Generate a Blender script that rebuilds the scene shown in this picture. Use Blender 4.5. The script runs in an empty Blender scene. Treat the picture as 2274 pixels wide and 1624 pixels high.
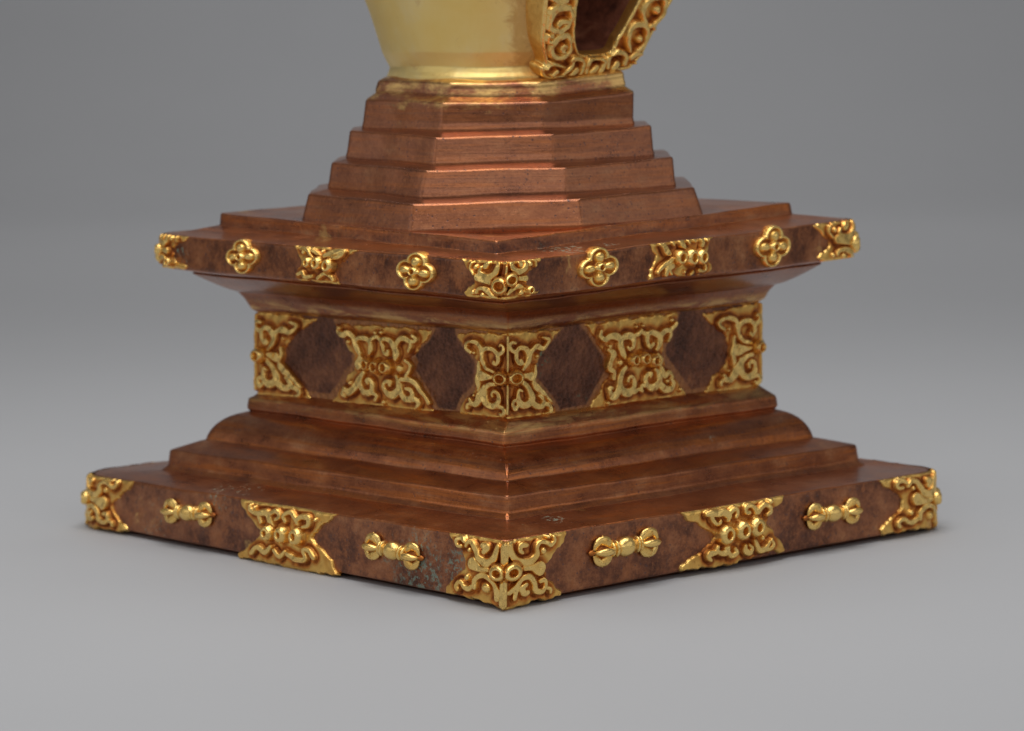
import bpy, math, random
import numpy as np
from mathutils import Matrix, Vector

# ------------------------------------------------------------------ measured shape of the stupa
# corner points of every moulding edge (F front, L left, R right corner; octagon: FL FR R L)
KEYS = {"A":{"F":[-0.006,-0.9614,0.0],"L":[-1.0121,0.0531,0.0],"R":[0.9832,-0.113,0.0]},"B":{"F":[0.0003,-0.9614,0.1427],"L":[-1.0039,0.0531,0.1272],
"R":[0.9793,-0.113,0.1394]},"D":{"F":[0.0038,-0.807,0.2048],"L":[-0.8034,0.0,0.1868],"R":[0.8135,0.0,0.1817]},"E":{"F":[0.0029,-0.7151,0.2187],
"L":[-0.7185,0.0,0.2093],"R":[0.7138,0.0,0.1998]},"G":{"F":[-0.0056,-0.6218,0.3083],"L":[-0.6159,0.0,0.3101],"R":[0.6279,0.0,0.3003]},
"H":{"F":[0.0019,-0.587,0.3331],"L":[-0.5915,0.0,0.3173],"R":[0.5839,0.0,0.323]},"I":{"F":[0.0043,-0.5855,0.5192],"L":[-0.5869,0.0,0.5125],
"R":[0.5843,0.0,0.522]},"J":{"F":[0.0051,-0.6145,0.5586],"L":[-0.6206,0.0,0.5497],"R":[0.6094,0.0,0.549]},"L":{"F":[0.0026,-0.8067,0.6079],
"L":[-0.8104,0.0,0.617],"R":[0.8021,0.0,0.62]},"M":{"F":[0.0081,-0.8056,0.6857],"L":[-0.8082,0.0,0.6955],"R":[0.8019,0.0,0.7087]},"N1":{"F":[-0.0149,
-0.6703,0.6933],"L":[-0.674,0.0,0.7137],"R":[0.6647,0.0,0.7217]},"N2":{"F":[-0.0146,-0.6662,0.7211],"L":[-0.6712,0.0,0.7419],"R":[0.6595,0.0,0.7489]},
"O1b":{"FL":[-0.2004,-0.4427,0.7306],"FR":[0.1665,-0.4523,0.7366],"R":[0.4385,-0.1971,0.7376],"L":[-0.4584,-0.1739,0.7326]},"O1t":{"FL":[-0.1962,
-0.429,0.7841],"FR":[0.1621,-0.4383,0.7901],"R":[0.421,-0.191,0.8],"L":[-0.4464,-0.1685,0.793]},"O2b":{"FL":[-0.1784,-0.383,0.7986],"FR":[0.1336,
-0.3913,0.8051],"R":[0.3777,-0.1705,0.8075],"L":[-0.3997,-0.1504,0.8096]},"O2t":{"FL":[-0.168,-0.3769,0.8529],"FR":[0.1342,-0.3851,0.8536],
"R":[0.3741,-0.1678,0.8668],"L":[-0.3938,-0.148,0.8602]},"O3b":{"FL":[-0.1509,-0.336,0.8683],"FR":[0.1064,-0.3433,0.8714],"R":[0.3304,-0.1496,0.8738],
"L":[-0.359,-0.132,0.8763]},"O3t":{"FL":[-0.1478,-0.3317,0.9212],"FR":[0.1082,-0.3389,0.9242],"R":[0.3268,-0.1477,0.9364],"L":[-0.3529,-0.1303,
0.932]},"O4b":{"FL":[-0.1362,-0.2964,0.9394],"FR":[0.0856,-0.3028,0.9409],"R":[0.2869,-0.1319,0.9424],"L":[-0.3231,-0.1164,0.9413]},
"O4t":{"FL":[-0.1345,-0.2963,0.9946],"FR":[0.0961,-0.3028,0.9939],"R":[0.2894,-0.1319,1.0111],"L":[-0.3169,-0.1164,1.0]},"O5b":{"FL":[-0.12,-0.2704,
1.0155],"FR":[0.0785,-0.2762,1.0131],"R":[0.2676,-0.1204,1.0314],"L":[-0.2906,-0.1062,1.0238]},"O5t":{"FL":[-0.1176,-0.272,1.0372],"R":[0.2678,
-0.1211,1.0536],"L":[-0.2881,-0.1069,1.042]}}
CAM = [0.082359,-6.45079,1.16019,-0.01168,0.120792,-0.01271]
FOCAL_PX = 6200.0

C = bpy.context.scene.collection
S = bpy.context.scene

# ------------------------------------------------------------------ camera
cx, cy, cz, yaw, pit, rol = CAM
f = np.array([math.sin(yaw)*math.cos(pit), math.cos(yaw)*math.cos(pit), -math.sin(pit)])
r = np.array([math.cos(yaw), -math.sin(yaw), 0.0]); u = np.cross(r, f)
r2 = r*math.cos(rol)+u*math.sin(rol); u2 = -r*math.sin(rol)+u*math.cos(rol)
cam = bpy.data.cameras.new('camera'); camo = bpy.data.objects.new('camera', cam); C.objects.link(camo)
M = Matrix(((r2[0], u2[0], -f[0], cx), (r2[1], u2[1], -f[1], cy), (r2[2], u2[2], -f[2], cz), (0, 0, 0, 1)))
camo.matrix_world = M
cam.sensor_width = 36.0; cam.lens = 36.0*FOCAL_PX/2274.0
cam.clip_start = 0.05; cam.clip_end = 200
cam.dof.use_dof = True; cam.dof.focus_distance = 5.68; cam.dof.aperture_fstop = 2.3
S.camera = camo

# ------------------------------------------------------------------ light
w = bpy.data.worlds.new('World'); S.world = w; w.use_nodes = True
bg = w.node_tree.nodes['Background']; bg.inputs[0].default_value = (0.80, 0.80, 0.82, 1); bg.inputs[1].default_value = 0.15
def area(name, loc, target, sx, sy, energy, col=(1, 1, 1)):
    l = bpy.data.lights.new(name, 'AREA'); l.shape = 'RECTANGLE'; l.size = sx; l.size_y = sy; l.energy = energy; l.color = col
    o = bpy.data.objects.new(name, l); C.objects.link(o); o.location = loc
    o.rotation_euler = (Vector(target)-Vector(loc)).to_track_quat('-Z', 'Y').to_euler(); return o
area('overhead_softbox', (0.0, -0.3, 5.2), (0, -0.3, 0), 5.0, 4.2, 225, (1, 0.985, 0.965))
area('front_softbox', (-0.8, -4.2, 6.2), (0, 0, 0.5), 2.8, 1.5, 88, (1, 0.985, 0.96))
area('camera_side_softbox', (0.3, -9.5, 4.2), (0, 0, 0.5), 10.0, 3.0, 105, (1, 0.99, 0.97))
area('left_softbox', (-7.0, -3.6, 3.0), (0, 0, 0.4), 9.0, 4.0, 74, (1, 0.98, 0.95))
area('right_softbox', (7.0, -3.6, 3.0), (0, 0, 0.4), 9.0, 4.0, 66, (1, 0.98, 0.95))
area('background_light', (0.0, 8.0, 9.0), (0, 15, 1.0), 7.0, 3.0, 440, (1, 0.98, 0.96))  # added light out of view, brightens the paper sweep behind
S.view_settings.view_transform = 'Standard'; S.view_settings.look = 'None'
S.view_settings.exposure = -0.06; S.view_settings.gamma = 1.0
S.view_settings.use_curve_mapping = False

# ------------------------------------------------------------------ materials
def newmat(name):
    m = bpy.data.materials.new(name); m.use_nodes = True
    nt = m.node_tree; nt.nodes.clear()
    out = nt.nodes.new('ShaderNodeOutputMaterial'); p = nt.nodes.new('ShaderNodeBsdfPrincipled')
    nt.links.new(p.outputs[0], out.inputs[0]); return m, nt, p
class G:
    def __init__(s, nt): s.nt = nt
    def n(s, t, **k):
        a = s.nt.nodes.new(t)
        for q, v in k.items(): setattr(a, q, v)
        return a
    def put(s, sock, v):
        if isinstance(v, bpy.types.NodeSocket): s.nt.links.new(v, sock)
        else: sock.default_value = v
    def pos(s): return s.n('ShaderNodeTexCoord').outputs['Object']
    def scale(s, v, sc, off=(0, 0, 0)):
        m = s.n('ShaderNodeMapping'); s.put(m.inputs[0], v); m.inputs['Scale'].default_value = sc; m.inputs['Location'].default_value = off; return m.outputs[0]
    def noise(s, v, sc, det=4, rough=.55, dist=0):
        a = s.n('ShaderNodeTexNoise'); s.put(a.inputs['Vector'], v); a.inputs['Scale'].default_value = sc
        a.inputs['Detail'].default_value = det; a.inputs['Roughness'].default_value = rough; a.inputs['Distortion'].default_value = dist
        return a.outputs['Fac']
    def voro(s, v, sc, feat='F1'):
        a = s.n('ShaderNodeTexVoronoi', feature=feat); s.put(a.inputs['Vector'], v); a.inputs['Scale'].default_value = sc; return a.outputs['Distance']
    def ramp(s, fac, stops):
        a = s.n('ShaderNodeValToRGB'); s.put(a.inputs[0], fac); e = a.color_ramp.elements
        while len(e) < len(stops): e.new(0.5)
        for i, (p, c) in enumerate(stops):
            e[i].position = p; e[i].color = (c, c, c, 1) if not isinstance(c, tuple) else (*c, 1)
        return a.outputs[0]
    def step(s, fac, a, b):
        m = s.n('ShaderNodeMapRange', interpolation_type='SMOOTHSTEP'); s.put(m.inputs[0], fac); m.inputs[1].default_value = a; m.inputs[2].default_value = b
        return m.outputs[0]
    def mix(s, f_, a, b):
        m = s.n('ShaderNodeMix', data_type='RGBA'); s.put(m.inputs[0], f_)
        s.put(m.inputs[6], a if isinstance(a, bpy.types.NodeSocket) else (*a, 1)); s.put(m.inputs[7], b if isinstance(b, bpy.types.NodeSocket) else (*b, 1)); return m.outputs[2]
    def math(s, op, a, b=0.0, c=0.0):
        m = s.n('ShaderNodeMath', operation=op); s.put(m.inputs[0], a); s.put(m.inputs[1], b); s.put(m.inputs[2], c); return m.outputs[0]
    def sep(s, v):
        m = s.n('ShaderNodeSeparateXYZ'); s.put(m.inputs[0], v); return m.outputs
    def attr(s, name): return s.n('ShaderNodeAttribute', attribute_name=name).outputs['Fac']
    def bump(s, h, dist, strength=1.0, prev=None):
        b = s.n('ShaderNodeBump'); s.put(b.inputs['Height'], h); b.inputs['Distance'].default_value = dist; b.inputs['Strength'].default_value = strength
        if prev is not None: s.put(b.inputs['Normal'], prev)
        return b.outputs[0]

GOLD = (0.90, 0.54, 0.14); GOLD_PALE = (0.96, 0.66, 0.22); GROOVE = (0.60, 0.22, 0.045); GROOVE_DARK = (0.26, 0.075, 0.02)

def copper(name, mode):
    m, nt, p = newmat(name); g = G(nt); P = g.pos()
    big = g.noise(P, 3.2, 5, .6, .4); mid = g.noise(g.scale(P, (1, 1, 1.8)), 11, 8, .66, .12); fine = g.noise(P, 70, 4, .6)
    streak = g.noise(g.scale(P, (2.2, 2.2, 60)), 1.5, 6, .65, .2)
    streak2 = g.noise(g.scale(P, (9, 9, 260)), 1.2, 3, .6)
    base = g.ramp(mid, [(.30, (.20, .055, .019)), (.44, (.36, .112, .038)), (.56, (.44, .150, .053)), (.70, (.56, .245, .105))])
    base = g.mix(g.math('MULTIPLY', g.step(streak, .46, .62), .75), base, (.58, .165, .028))
    base = g.mix(g.math('MULTIPLY', g.step(big, .52, .70), .45), base, (.24, .070, .030))
    base = g.mix(g.math('MULTIPLY', g.step(streak2, .52, .7), .35), base, (.13, .042, .026))
    if mode == 'plain': base = g.mix(.42, base, (.26, .115, .070))
    if mode == 'cornice': base = g.mix(.5, base, (.14, .045, .016))  # shade of the cornice underside put into a darker copper colour
    rough = g.math('MULTIPLY_ADD', mid, .22, .19)
    N = g.sep(g.n('ShaderNodeNewGeometry').outputs['Normal'])
    vert = g.step(g.math('ABSOLUTE', N[2]), .75, .35)
    if mode in ('slab', 'aged'):
        blot = g.noise(P, 11, 9, .72, .1); blot2 = g.noise(g.scale(P, (1, 1, 1), (4, 2, 1)), 30, 9, .78, .1)
        aged = g.ramp(blot, [(.37, (.10, .034, .018)), (.45, (.20, .068, .030)), (.52, (.31, .112, .047)), (.60, (.43, .170, .070)), (.72, (.55, .29, .14))])
        aged = g.mix(g.math('MULTIPLY', g.step(blot2, .50, .62), .65), aged, (.42, .145, .050))
        aged = g.mix(g.math('MULTIPLY', g.step(blot2, .44, .34), .8), aged, (.11, .052, .040))
        fac = g.math('MULTIPLY', vert, g.step(g.sep(P)[2], .722, .708)) if mode == 'slab' else 0.85
        base = g.mix(fac, base, aged)
        rough = g.math('ADD', rough, g.math('MULTIPLY', fac, .13))
    # small dark pits
    pits = g.voro(g.scale(P, (1, 1, 1)), 70); pn = g.noise(P, 7, 3)
    pit = g.math('MULTIPLY', g.step(pits, .20, .12), g.step(pn, .42, .52))
    pits2 = g.voro(g.scale(P, (1, 1, 1), (3, 1, 7)), 110); pit2 = g.math('MULTIPLY', g.step(pits2, .2, .12), g.step(g.noise(P, 10, 3), .5, .6))
    pit = g.math('MAXIMUM', pit, pit2)
    base = g.mix(g.math('MULTIPLY', pit, .75), base, (.06, .022, .022))
    fn = g.noise(P, 150, 5, .75); base = g.mix(g.math('MULTIPLY', g.step(fn, .5, .68), .35), base, (.09, .030, .018)); base = g.mix(g.math('MULTIPLY', g.step(fn, .47, .33), .30), base, (.56, .24, .10))
    # worn gilding near the dome and by the waist
    z = g.sep(P)[2]
    zz = g.math('MULTIPLY_ADD', g.noise(g.scale(P, (1, 1, 2.2)), 8, 6, .7, .3), .30, z)
    gilt = g.step(zz, 1.145, 1.205)
    if mode in ('cornice', 'moulding'):
        za = g.math('MULTIPLY', g.step(z, .292, .318), g.step(z, .36, .335)) if mode == 'moulding' else g.step(z, .552, .52)
        gilt = g.math('MULTIPLY', za, g.step(g.noise(g.scale(P, (5, 5, 30)), 1.6, 6, .7, .6), .42, .62))
        gilt = g.math('MULTIPLY', gilt, .8)
    if mode in ('slab', 'aged'): gilt = g.math('MULTIPLY', g.step(g.noise(P, 5.3, 6, .7, .8), .63, .70), .55)
    base = g.mix(gilt, base, (.80, .50, .17))
    # metal rubbed bright along the outer edges
    pt = g.n('ShaderNodeNewGeometry').outputs['Pointiness']
    edge = g.math('MULTIPLY', g.step(pt, .525, .60), g.math('MULTIPLY_ADD', g.noise(P, 18, 5, .7), .9, .05))
    base = g.mix(g.math('MULTIPLY', edge, .7), base, (.62, .38, .24)); rough = g.math('MULTIPLY_ADD', edge, -.12, rough)
    # verdigris
    vn = g.noise(g.scale(P, (1, 1, 1), (7, 3, 5)), 3.1, 2); vf = g.noise(P, 85, 4, .75)
    lo = .64 if mode in ('slab', 'aged') else .655
    verd = g.math('MULTIPLY', g.step(vn, lo, lo+.05), g.step(vf, .56, .64))
    for c_, R_ in (((.13, -.60, .705), .06), ((.22, -.52, .712), .035), ((-.07, -.50, .74), .035), ((-.165, -.40, .835), .022), ((-.20, -.79, .05), .10), ((-.10, -.88, .07), .06), ((.42, -.56, .06), .05), ((.10, -.78, .15), .04), ((.47, -.25, .25), .03)):
        dd = g.n('ShaderNodeVectorMath', operation='DISTANCE'); g.put(dd.inputs[0], P); dd.inputs[1].default_value = c_
        verd = g.math('MAXIMUM', verd, g.math('MULTIPLY', g.step(g.math('ADD', dd.outputs['Value'], g.math('MULTIPLY_ADD', g.noise(P, 30, 4, .7), R_*2.4, -R_*1.2)), R_, R_*.35), g.step(vf, .50, .58)))
    base = g.mix(g.math('MULTIPLY', verd, .75), base, (.22, .32, .25))
    g.put(p.inputs['Base Color'], base)
    g.put(p.inputs['Metallic'], g.math('MULTIPLY_ADD', g.math('MAXIMUM', verd, pit), -.6, .86))
    g.put(p.inputs['Roughness'], g.math('MULTIPLY_ADD', verd, .4, rough))
    p.inputs['Coat Weight'].default_value = .35; p.inputs['Coat Roughness'].default_value = .18
    b = g.bump(streak2, .0010, .4); b = g.bump(fine, .0007, .5, b); b = g.bump(g.noise(P, 14, 3), .004, .35, b)
    b = g.bump(g.math('MULTIPLY', pit, -1.0), .0012, .3, b)
    if mode in ('slab', 'aged'): b = g.bump(g.noise(P, 45, 6, .7), .004, .55, b)
    g.put(p.inputs['Normal'], b); return m

def gold(name):
    m, nt, p = newmat(name); g = G(nt); P = g.pos()
    a = g.attr('gilt'); nz = g.noise(P, 60, 5, .7); nb = g.noise(P, 16, 5, .65, .5)
    a2 = g.math('ADD', a, g.math('MULTIPLY_ADD', nz, .55, -.275)); a2 = g.math('ADD', a2, g.math('MULTIPLY_ADD', nb, .85, -.44))
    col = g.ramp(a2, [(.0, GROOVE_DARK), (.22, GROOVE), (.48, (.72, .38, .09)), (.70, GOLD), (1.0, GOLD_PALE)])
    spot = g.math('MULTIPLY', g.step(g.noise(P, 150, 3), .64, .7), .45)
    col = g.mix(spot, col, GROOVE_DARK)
    g.put(p.inputs['Base Color'], col); p.inputs['Metallic'].default_value = .88
    g.put(p.inputs['Roughness'], g.math('MULTIPLY_ADD', g.step(a2, .2, .9), -.20, .47))
    b = g.bump(g.noise(P, 55, 4), .004, .5); b = g.bump(g.noise(P, 260, 3), .0008, .5, b)
    g.put(p.inputs['Normal'], b); return m

def hammered():
    m, nt, p = newmat('hammered_dark_copper'); g = G(nt); P = g.pos()
    wob = g.n('ShaderNodeTexNoise'); g.put(wob.inputs['Vector'], P); wob.inputs['Scale'].default_value = 30
    va = g.n('ShaderNodeVectorMath', operation='MULTIPLY_ADD'); g.put(va.inputs[0], wob.outputs['Color']); va.inputs[1].default_value = (.005,)*3; g.put(va.inputs[2], P)
    v = g.voro(va.outputs[0], 88); ve = g.voro(va.outputs[0], 88, 'DISTANCE_TO_EDGE')
    n1 = g.noise(P, 12, 6, .65, .5)
    col = g.ramp(n1, [(.35, (.075, .028, .015)), (.48, (.15, .058, .030)), (.6, (.23, .092, .045)), (.72, (.38, .16, .070))])
    rim = g.attr('rim')
    rim = g.step(g.math('ADD', rim, g.math('MULTIPLY_ADD', g.noise(P, 25, 6, .7, .6), .9, -.45)), .35, .8)
    col = g.mix(g.math('MULTIPLY', rim, .8), col, (.46, .20, .07))
    col = g.mix(g.math('MULTIPLY', g.step(ve, .09, .0), .35), col, (.30, .13, .09))
    verd = g.math('MULTIPLY', g.step(g.noise(P, 6, 2), .62, .68), g.step(g.noise(P, 60, 4), .55, .62))
    col = g.mix(g.math('MULTIPLY', verd, .7), col, (.04, .22, .15))
    g.put(p.inputs['Base Color'], col); p.inputs['Metallic'].default_value = .6; g.put(p.inputs['Roughness'], g.math('MULTIPLY_ADD', n1, .3, .33))
    b = g.bump(v, .004, .8); b = g.bump(g.noise(P, 120, 4), .0015, .6, b)
    g.put(p.inputs['Normal'], b); return m

def dome_gold():
    m, nt, p = newmat('satin_gilding'); g = G(nt); P = g.pos()
    big = g.noise(P, 4, 5, .6, .4); br = g.noise(g.scale(P, (1, 1, .35)), 55, 4, .6); st = g.noise(P, 19, 7, .72, .7)
    col = g.ramp(big, [(.34, (.93, .67, .21)), (.5, (.95, .72, .27)), (.66, (.93, .76, .38))])
    s = g.attr('stain')
    f1 = g.step(g.math('ADD', s, g.math('MULTIPLY_ADD', st, 1.3, -.65)), .34, .78)
    col = g.mix(g.math('MULTIPLY', f1, .75), col, (.62, .33, .09))
    f2 = g.step(g.math('ADD', s, g.math('MULTIPLY_ADD', st, .9, -.45)), .80, 1.10)
    col = g.mix(g.math('MULTIPLY', f2, .85), col, (.26, .085, .025))
    sp = g.math('MULTIPLY', g.step(g.noise(P, 13, 7, .75, 1.2), .60, .68), .5)
    sp = g.math('MULTIPLY', sp, g.math('MAXIMUM', g.step(s, .0, .3), .4)); col = g.mix(sp, col, (.5, .20, .05))
    g.put(p.inputs['Base Color'], col); p.inputs['Metallic'].default_value = .78
    g.put(p.inputs['Roughness'], g.math('MULTIPLY_ADD', br, .12, .40))
    g.put(p.inputs['Normal'], g.bump(br, .0009, .5, g.bump(g.noise(P, 9, 3), .008, .4))); return m

M_SLAB = copper('mottled_copper_slab', 'slab'); M_AGED = copper('mottled_aged_copper', 'aged'); M_COP = copper('polished_brown_copper', 'plain')
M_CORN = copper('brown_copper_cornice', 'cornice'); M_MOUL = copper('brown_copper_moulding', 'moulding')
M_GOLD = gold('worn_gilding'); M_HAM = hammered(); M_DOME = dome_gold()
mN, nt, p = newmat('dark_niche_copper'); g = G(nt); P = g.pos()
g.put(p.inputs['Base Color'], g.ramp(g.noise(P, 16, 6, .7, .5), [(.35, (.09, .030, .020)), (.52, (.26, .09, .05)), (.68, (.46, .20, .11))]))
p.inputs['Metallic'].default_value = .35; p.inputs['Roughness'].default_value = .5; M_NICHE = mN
mF, nt, p = newmat('grey_paper'); g = G(nt); P = g.pos()
g.put(p.inputs['Base Color'], g.mix(g.noise(P, .9, 3), (.405, .413, .430), (.427, .435, .452)))
p.inputs['Roughness'].default_value = .62; p.inputs['Specular IOR Level'].default_value = .35
g.put(p.inputs['Normal'], g.bump(g.noise(P, 120, 2), .0006, .3)); M_FLOOR = mF

# ------------------------------------------------------------------ mesh helpers
def warp(Pn):
    """slight irregularity of a hand-made casting"""
    Pn = np.asarray(Pn, float); x, y, z = Pn[..., 0], Pn[..., 1], Pn[..., 2]
    a = .0012
    dx = a*(np.sin(11*y+3*z+.4)+.6*np.sin(23*y-9*z+1.1)+.35*np.sin(47*x+31*y+2.0))
    dy = a*(np.sin(12*x-4*z+2.1)+.6*np.sin(21*x+8*z+.3)+.35*np.sin(43*y-37*x+.7))
    dz = a*(.9*np.sin(7*x+9*y+5*z)+.7*np.sin(17*x-15*y+1.7)+.4*np.sin(35*x+29*y+.9))
    k = np.clip(z/.03, 0, 1)
    return np.stack([x+dx, y+dy, z+dz*k], -1)

def mesh_obj(name, verts, faces, mat, parent=None, attrs=None, smooth=True):
    me = bpy.data.meshes.new(name)
    verts = np.asarray(verts, np.float32).reshape(-1, 3); faces = np.asarray(faces, np.int32)
    nf, k = faces.shape
    me.vertices.add(len(verts)); me.vertices.foreach_set('co', verts.ravel())
    me.loops.add(nf*k); me.loops.foreach_set('vertex_index', faces.ravel())
    me.polygons.add(nf); me.polygons.foreach_set('loop_start', np.arange(0, nf*k, k, dtype=np.int32)); me.polygons.foreach_set('loop_total', np.full(nf, k, np.int32))
    me.update(calc_edges=True); me.validate()
    me.polygons.foreach_set('use_smooth', [smooth]*len(me.polygons))
    for an, av in (attrs or {}).items():
        A = me.attributes.new(an, 'FLOAT', 'POINT'); A.data.foreach_set('value', np.asarray(av, np.float32).ravel())
    me.materials.append(mat)
    o = bpy.data.objects.new(name, me); C.objects.link(o)
    if parent is not None: o.parent = parent
    return o

def grid_faces(nr, nc, wrap):
    i, j = np.meshgrid(np.arange(nr-1), np.arange(nc if wrap else nc-1), indexing='ij')
    j2 = (j+1) % nc
    return np.stack([i*nc+j, i*nc+j2, (i+1)*nc+j2, (i+1)*nc+j], -1).reshape(-1, 4)

def square(key, dr=0.0, dz=0.0):
    d = KEYS[key]; F, L, R = (np.array(d[k]) for k in 'FLR')
    B = np.array([(L[0]+R[0])/2, -F[1]*.99, (L[2]+R[2])/2])
    Q = np.stack([R, B, L, F]); c = np.array([(L[0]+R[0])/2, 0, 0])
    v = Q-c; v[:, 2] = 0; v /= np.linalg.norm(v, axis=1)[:, None]
    Q = Q+v*dr; Q[:, 2] += dz; return Q
for k_ in ('A', 'B', 'L', 'M'):
    KEYS[k_]['L'][0] -= .016; KEYS[k_]['R'][0] += .016
def octagon(key, dr=0.0, dz=0.0):
    d = dict(KEYS[key])
    if 'FR' not in d: q = KEYS['O5b']['FR']; d['FR'] = [q[0]+.002, q[1], q[2]+.024]
    g_ = {k: np.array(v) for k, v in d.items()}
    mir = lambda P_: np.array([P_[0], -P_[1], P_[2]])
    Q = np.stack([g_['R'], mir(g_['R']), mir(g_['FR']), mir(g_['FL']), mir(g_['L']), g_['L'], g_['FL'], g_['FR']])
    c = Q.mean(0); v = Q-c; v[:, 2] = 0; v /= np.linalg.norm(v, axis=1)[:, None]
    Q = Q+v*dr; Q[:, 2] += dz; return Q

def ring(Q, rho, nseg=26, nc=5):
    """closed rounded polygon; rho = corner radius per corner; returns points"""
    n = len(Q); out = []
    for c in range(n):
        A, B_, Pv = Q[c], Q[(c+1) % n], Q[(c-1) % n]
        d1 = (B_-A)/np.linalg.norm(B_-A); d0 = (Pv-A)/np.linalg.norm(Pv-A); rr = rho[c]
        for k in range(nc):
            t = k/(nc-1); out.append((1-t)**2*(A+d0*rr)+2*t*(1-t)*A+t*t*(A+d1*rr))
        rn = rho[(c+1) % n]; s0 = A+d1*rr; s1 = B_-d1*rn; Ls = np.linalg.norm(s1-s0)
        eps = min(.006/Ls, .1)
        for t in [eps]+list(np.linspace(eps, 1-eps, nseg)[1:-1])+[1-eps]: out.append(s0+(s1-s0)*t)
    return np.array(out)

def loft(name, rows, mat, parent=None, nseg=26):
    """rows: (corner array, corner radius (number or list), fillet radius)"""
    R = []
    for Q, rho, fr in rows:
        if np.isscalar(rho): rho = [rho]*len(Q)
        R.append(ring(Q, rho, nseg))
    R = np.array(R); fr = [x[2] for x in rows]; out = [R[0]]
    for i in range(1, len(R)-1):
        a, b, c = R[i-1], R[i], R[i+1]
        la = np.linalg.norm(a-b, axis=1)[:, None]; lc = np.linalg.norm(c-b, axis=1)[:, None]
        f_ = fr[i]
        if f_ <= 0: out.append(b); continue
        ra = np.minimum(f_, la*.42); rc = np.minimum(f_, lc*.42)
        p0 = b+(a-b)/la*ra; p2 = b+(c-b)/lc*rc
        out.append(b+(a-b)/la*ra*1.18)
        for t in (0, .25, .5, .75, 1): out.append((1-t)**2*p0+2*t*(1-t)*b+t*t*p2)
        out.append(b+(c-b)/lc*rc*1.18)
    out.append(R[-1]); full = [out[0]]
    for a, b in zip(out[:-1], out[1:]):
        L_ = np.linalg.norm(b-a, axis=1).mean(); k = max(1, int(L_/.03))
        for j in range(1, k+1): full.append(a+(b-a)*j/k)
    V = warp(np.array(full)); nr, nc = V.shape[:2]
    return mesh_obj(name, V, grid_faces(nr, nc, True), mat, parent)

def inset(Q, s, dz=0.0):
    c = Q.mean(0); P_ = c+(Q-c)*s; P_[:, 2] = Q[:, 2]+dz; return P_

# ------------------------------------------------------------------ the setting: one seamless sheet of grey paper
prof = [(-9.0, 0.0), (-4, 0), (0, 0), (4, 0), (8, 0), (11.0, 0)]
for k in range(1, 25):
    a = math.pi/2*k/24; prof.append((11.0+8.0*math.sin(a), 8.0-8.0*math.cos(a)))
prof.append((19.0, 16.0))
xs = np.linspace(-16, 16, 5); V = np.array([[(x, y, z) for x in xs] for y, z in prof])
bd = mesh_obj('studio_backdrop', V, grid_faces(len(prof), 5, False), M_FLOOR); bd['kind'] = 'structure'

# ------------------------------------------------------------------ the stupa
st = bpy.data.objects.new('stupa', None); C.objects.link(st)
st['label'] = 'gilded copper stupa with square stepped base, scroll plaques and pale gold dome on grey surface'
st['category'] = 'stupa'
RB = [.085, .05, .09, .012]; RU = [.075, .045, .075, .016]; RS = [.02, .02, .02, .006]
zC = lambda Q, dz: Q+np.array([0, 0, dz])
A0, B0, D0, E0, G0, H0, I0, J0, L0, M0, N1, N2 = (square(k) for k in ('A', 'B', 'D', 'E', 'G', 'H', 'I', 'J', 'L', 'M', 'N1', 'N2'))
C0 = square('D', .022, -.047); C1 = square('D', .006, -.036)
Au = square('A', 0, .013)
base = loft('base_slab', [(inset(A0, .9, .001), RB, 0), (inset(A0, .955, .001), RB, 0), (inset(A0, .965, .009), RB, 0), (Au, RB, .006), (B0, RB, .007), (C0, RS, .002), (inset(C0, .92), RS, 0)], M_SLAB, st, 60)
Gb = square('G', .006, -.035); rows = [(inset(C0, .92, -.01), RS, 0), (C0, RS, .002), (C1, RS, .005), (D0, RS, .006), (square('E', .012, -.002), RS, .004)]
for k in range(0, 9):
    a = math.pi/2*k/8*.93; c_, s_ = math.cos(a), math.sin(a)
    Q = Gb+(E0-Gb)*c_; Q[:, 2] = E0[:, 2]+(Gb[:, 2]-E0[:, 2])*(s_/math.sin(math.pi/2*.93)); St = E0+(Gb-E0)*(k/8); Q = Q*.75+St*.25; rows.append((Q, RS, .003 if k else .004))
rows += [(square('G', -.003, -.031), RS, .002), (square('G', .004, -.024), RS, .003), (G0, RS, .006), (square('H', .014, -.004), RS, .005), (square('H', -.004, .008), RS, 0), (inset(H0, .9, .008), RS, 0)]
moul = loft('lower_moulding', rows, M_MOUL, st, 40)
waist_rows = [(inset(H0, .9, -.02), RS, 0), (zC(H0, -.01), RS, 0), (H0, RS, 0), (I0, RS, 0), (zC(I0, .02), RS, 0), (inset(I0, .9, .02), RS, 0)]
K0 = square('L', -.085, -.016); rows = [(inset(I0, .9, -.002), RS, 0), (square('I', .004, -.002), RS, .004), (square('I', .018, .006), RS, .006), (square('J', .0, -.006), RS, .009), (square('J', .016, .010), RS, .004)]
for k in range(1, 7):
    t = k/6; Q = J0+(K0-J0)*t; Q[:, 2] = J0[:, 2]+.010+(K0[:, 2]-J0[:, 2]-.010)*(t**1.25); Q = square('J', .016)*(1-t)+K0*t; Q[:, 2] = (J0[:, 2]+.010)*(1-t**1.3)+K0[:, 2]*t**1.3; rows.append((Q, RS, .003))
rows += [(inset(K0, .985, .012), RS, 0), (inset(K0, .8, .012), RS, 0)]
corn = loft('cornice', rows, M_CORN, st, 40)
O1b = octagon('O1b')
Mi = square('M', -.075, .004)
upper = loft('upper_slab', [(inset(K0, .9, .003), RS, 0), (inset(K0, .98, .003), RS, 0), (L0, RU, .008), (M0, RU, .007), (Mi, RS, .02), (N1, RS, .003), (N2, RS, .006), (square('N2', -.07, -.004), RS, .04), (inset(N2, .62, -.002), RS, 0)], M_SLAB, st, 50)
lv = ['O1', 'O2', 'O3', 'O4', 'O5']
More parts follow.
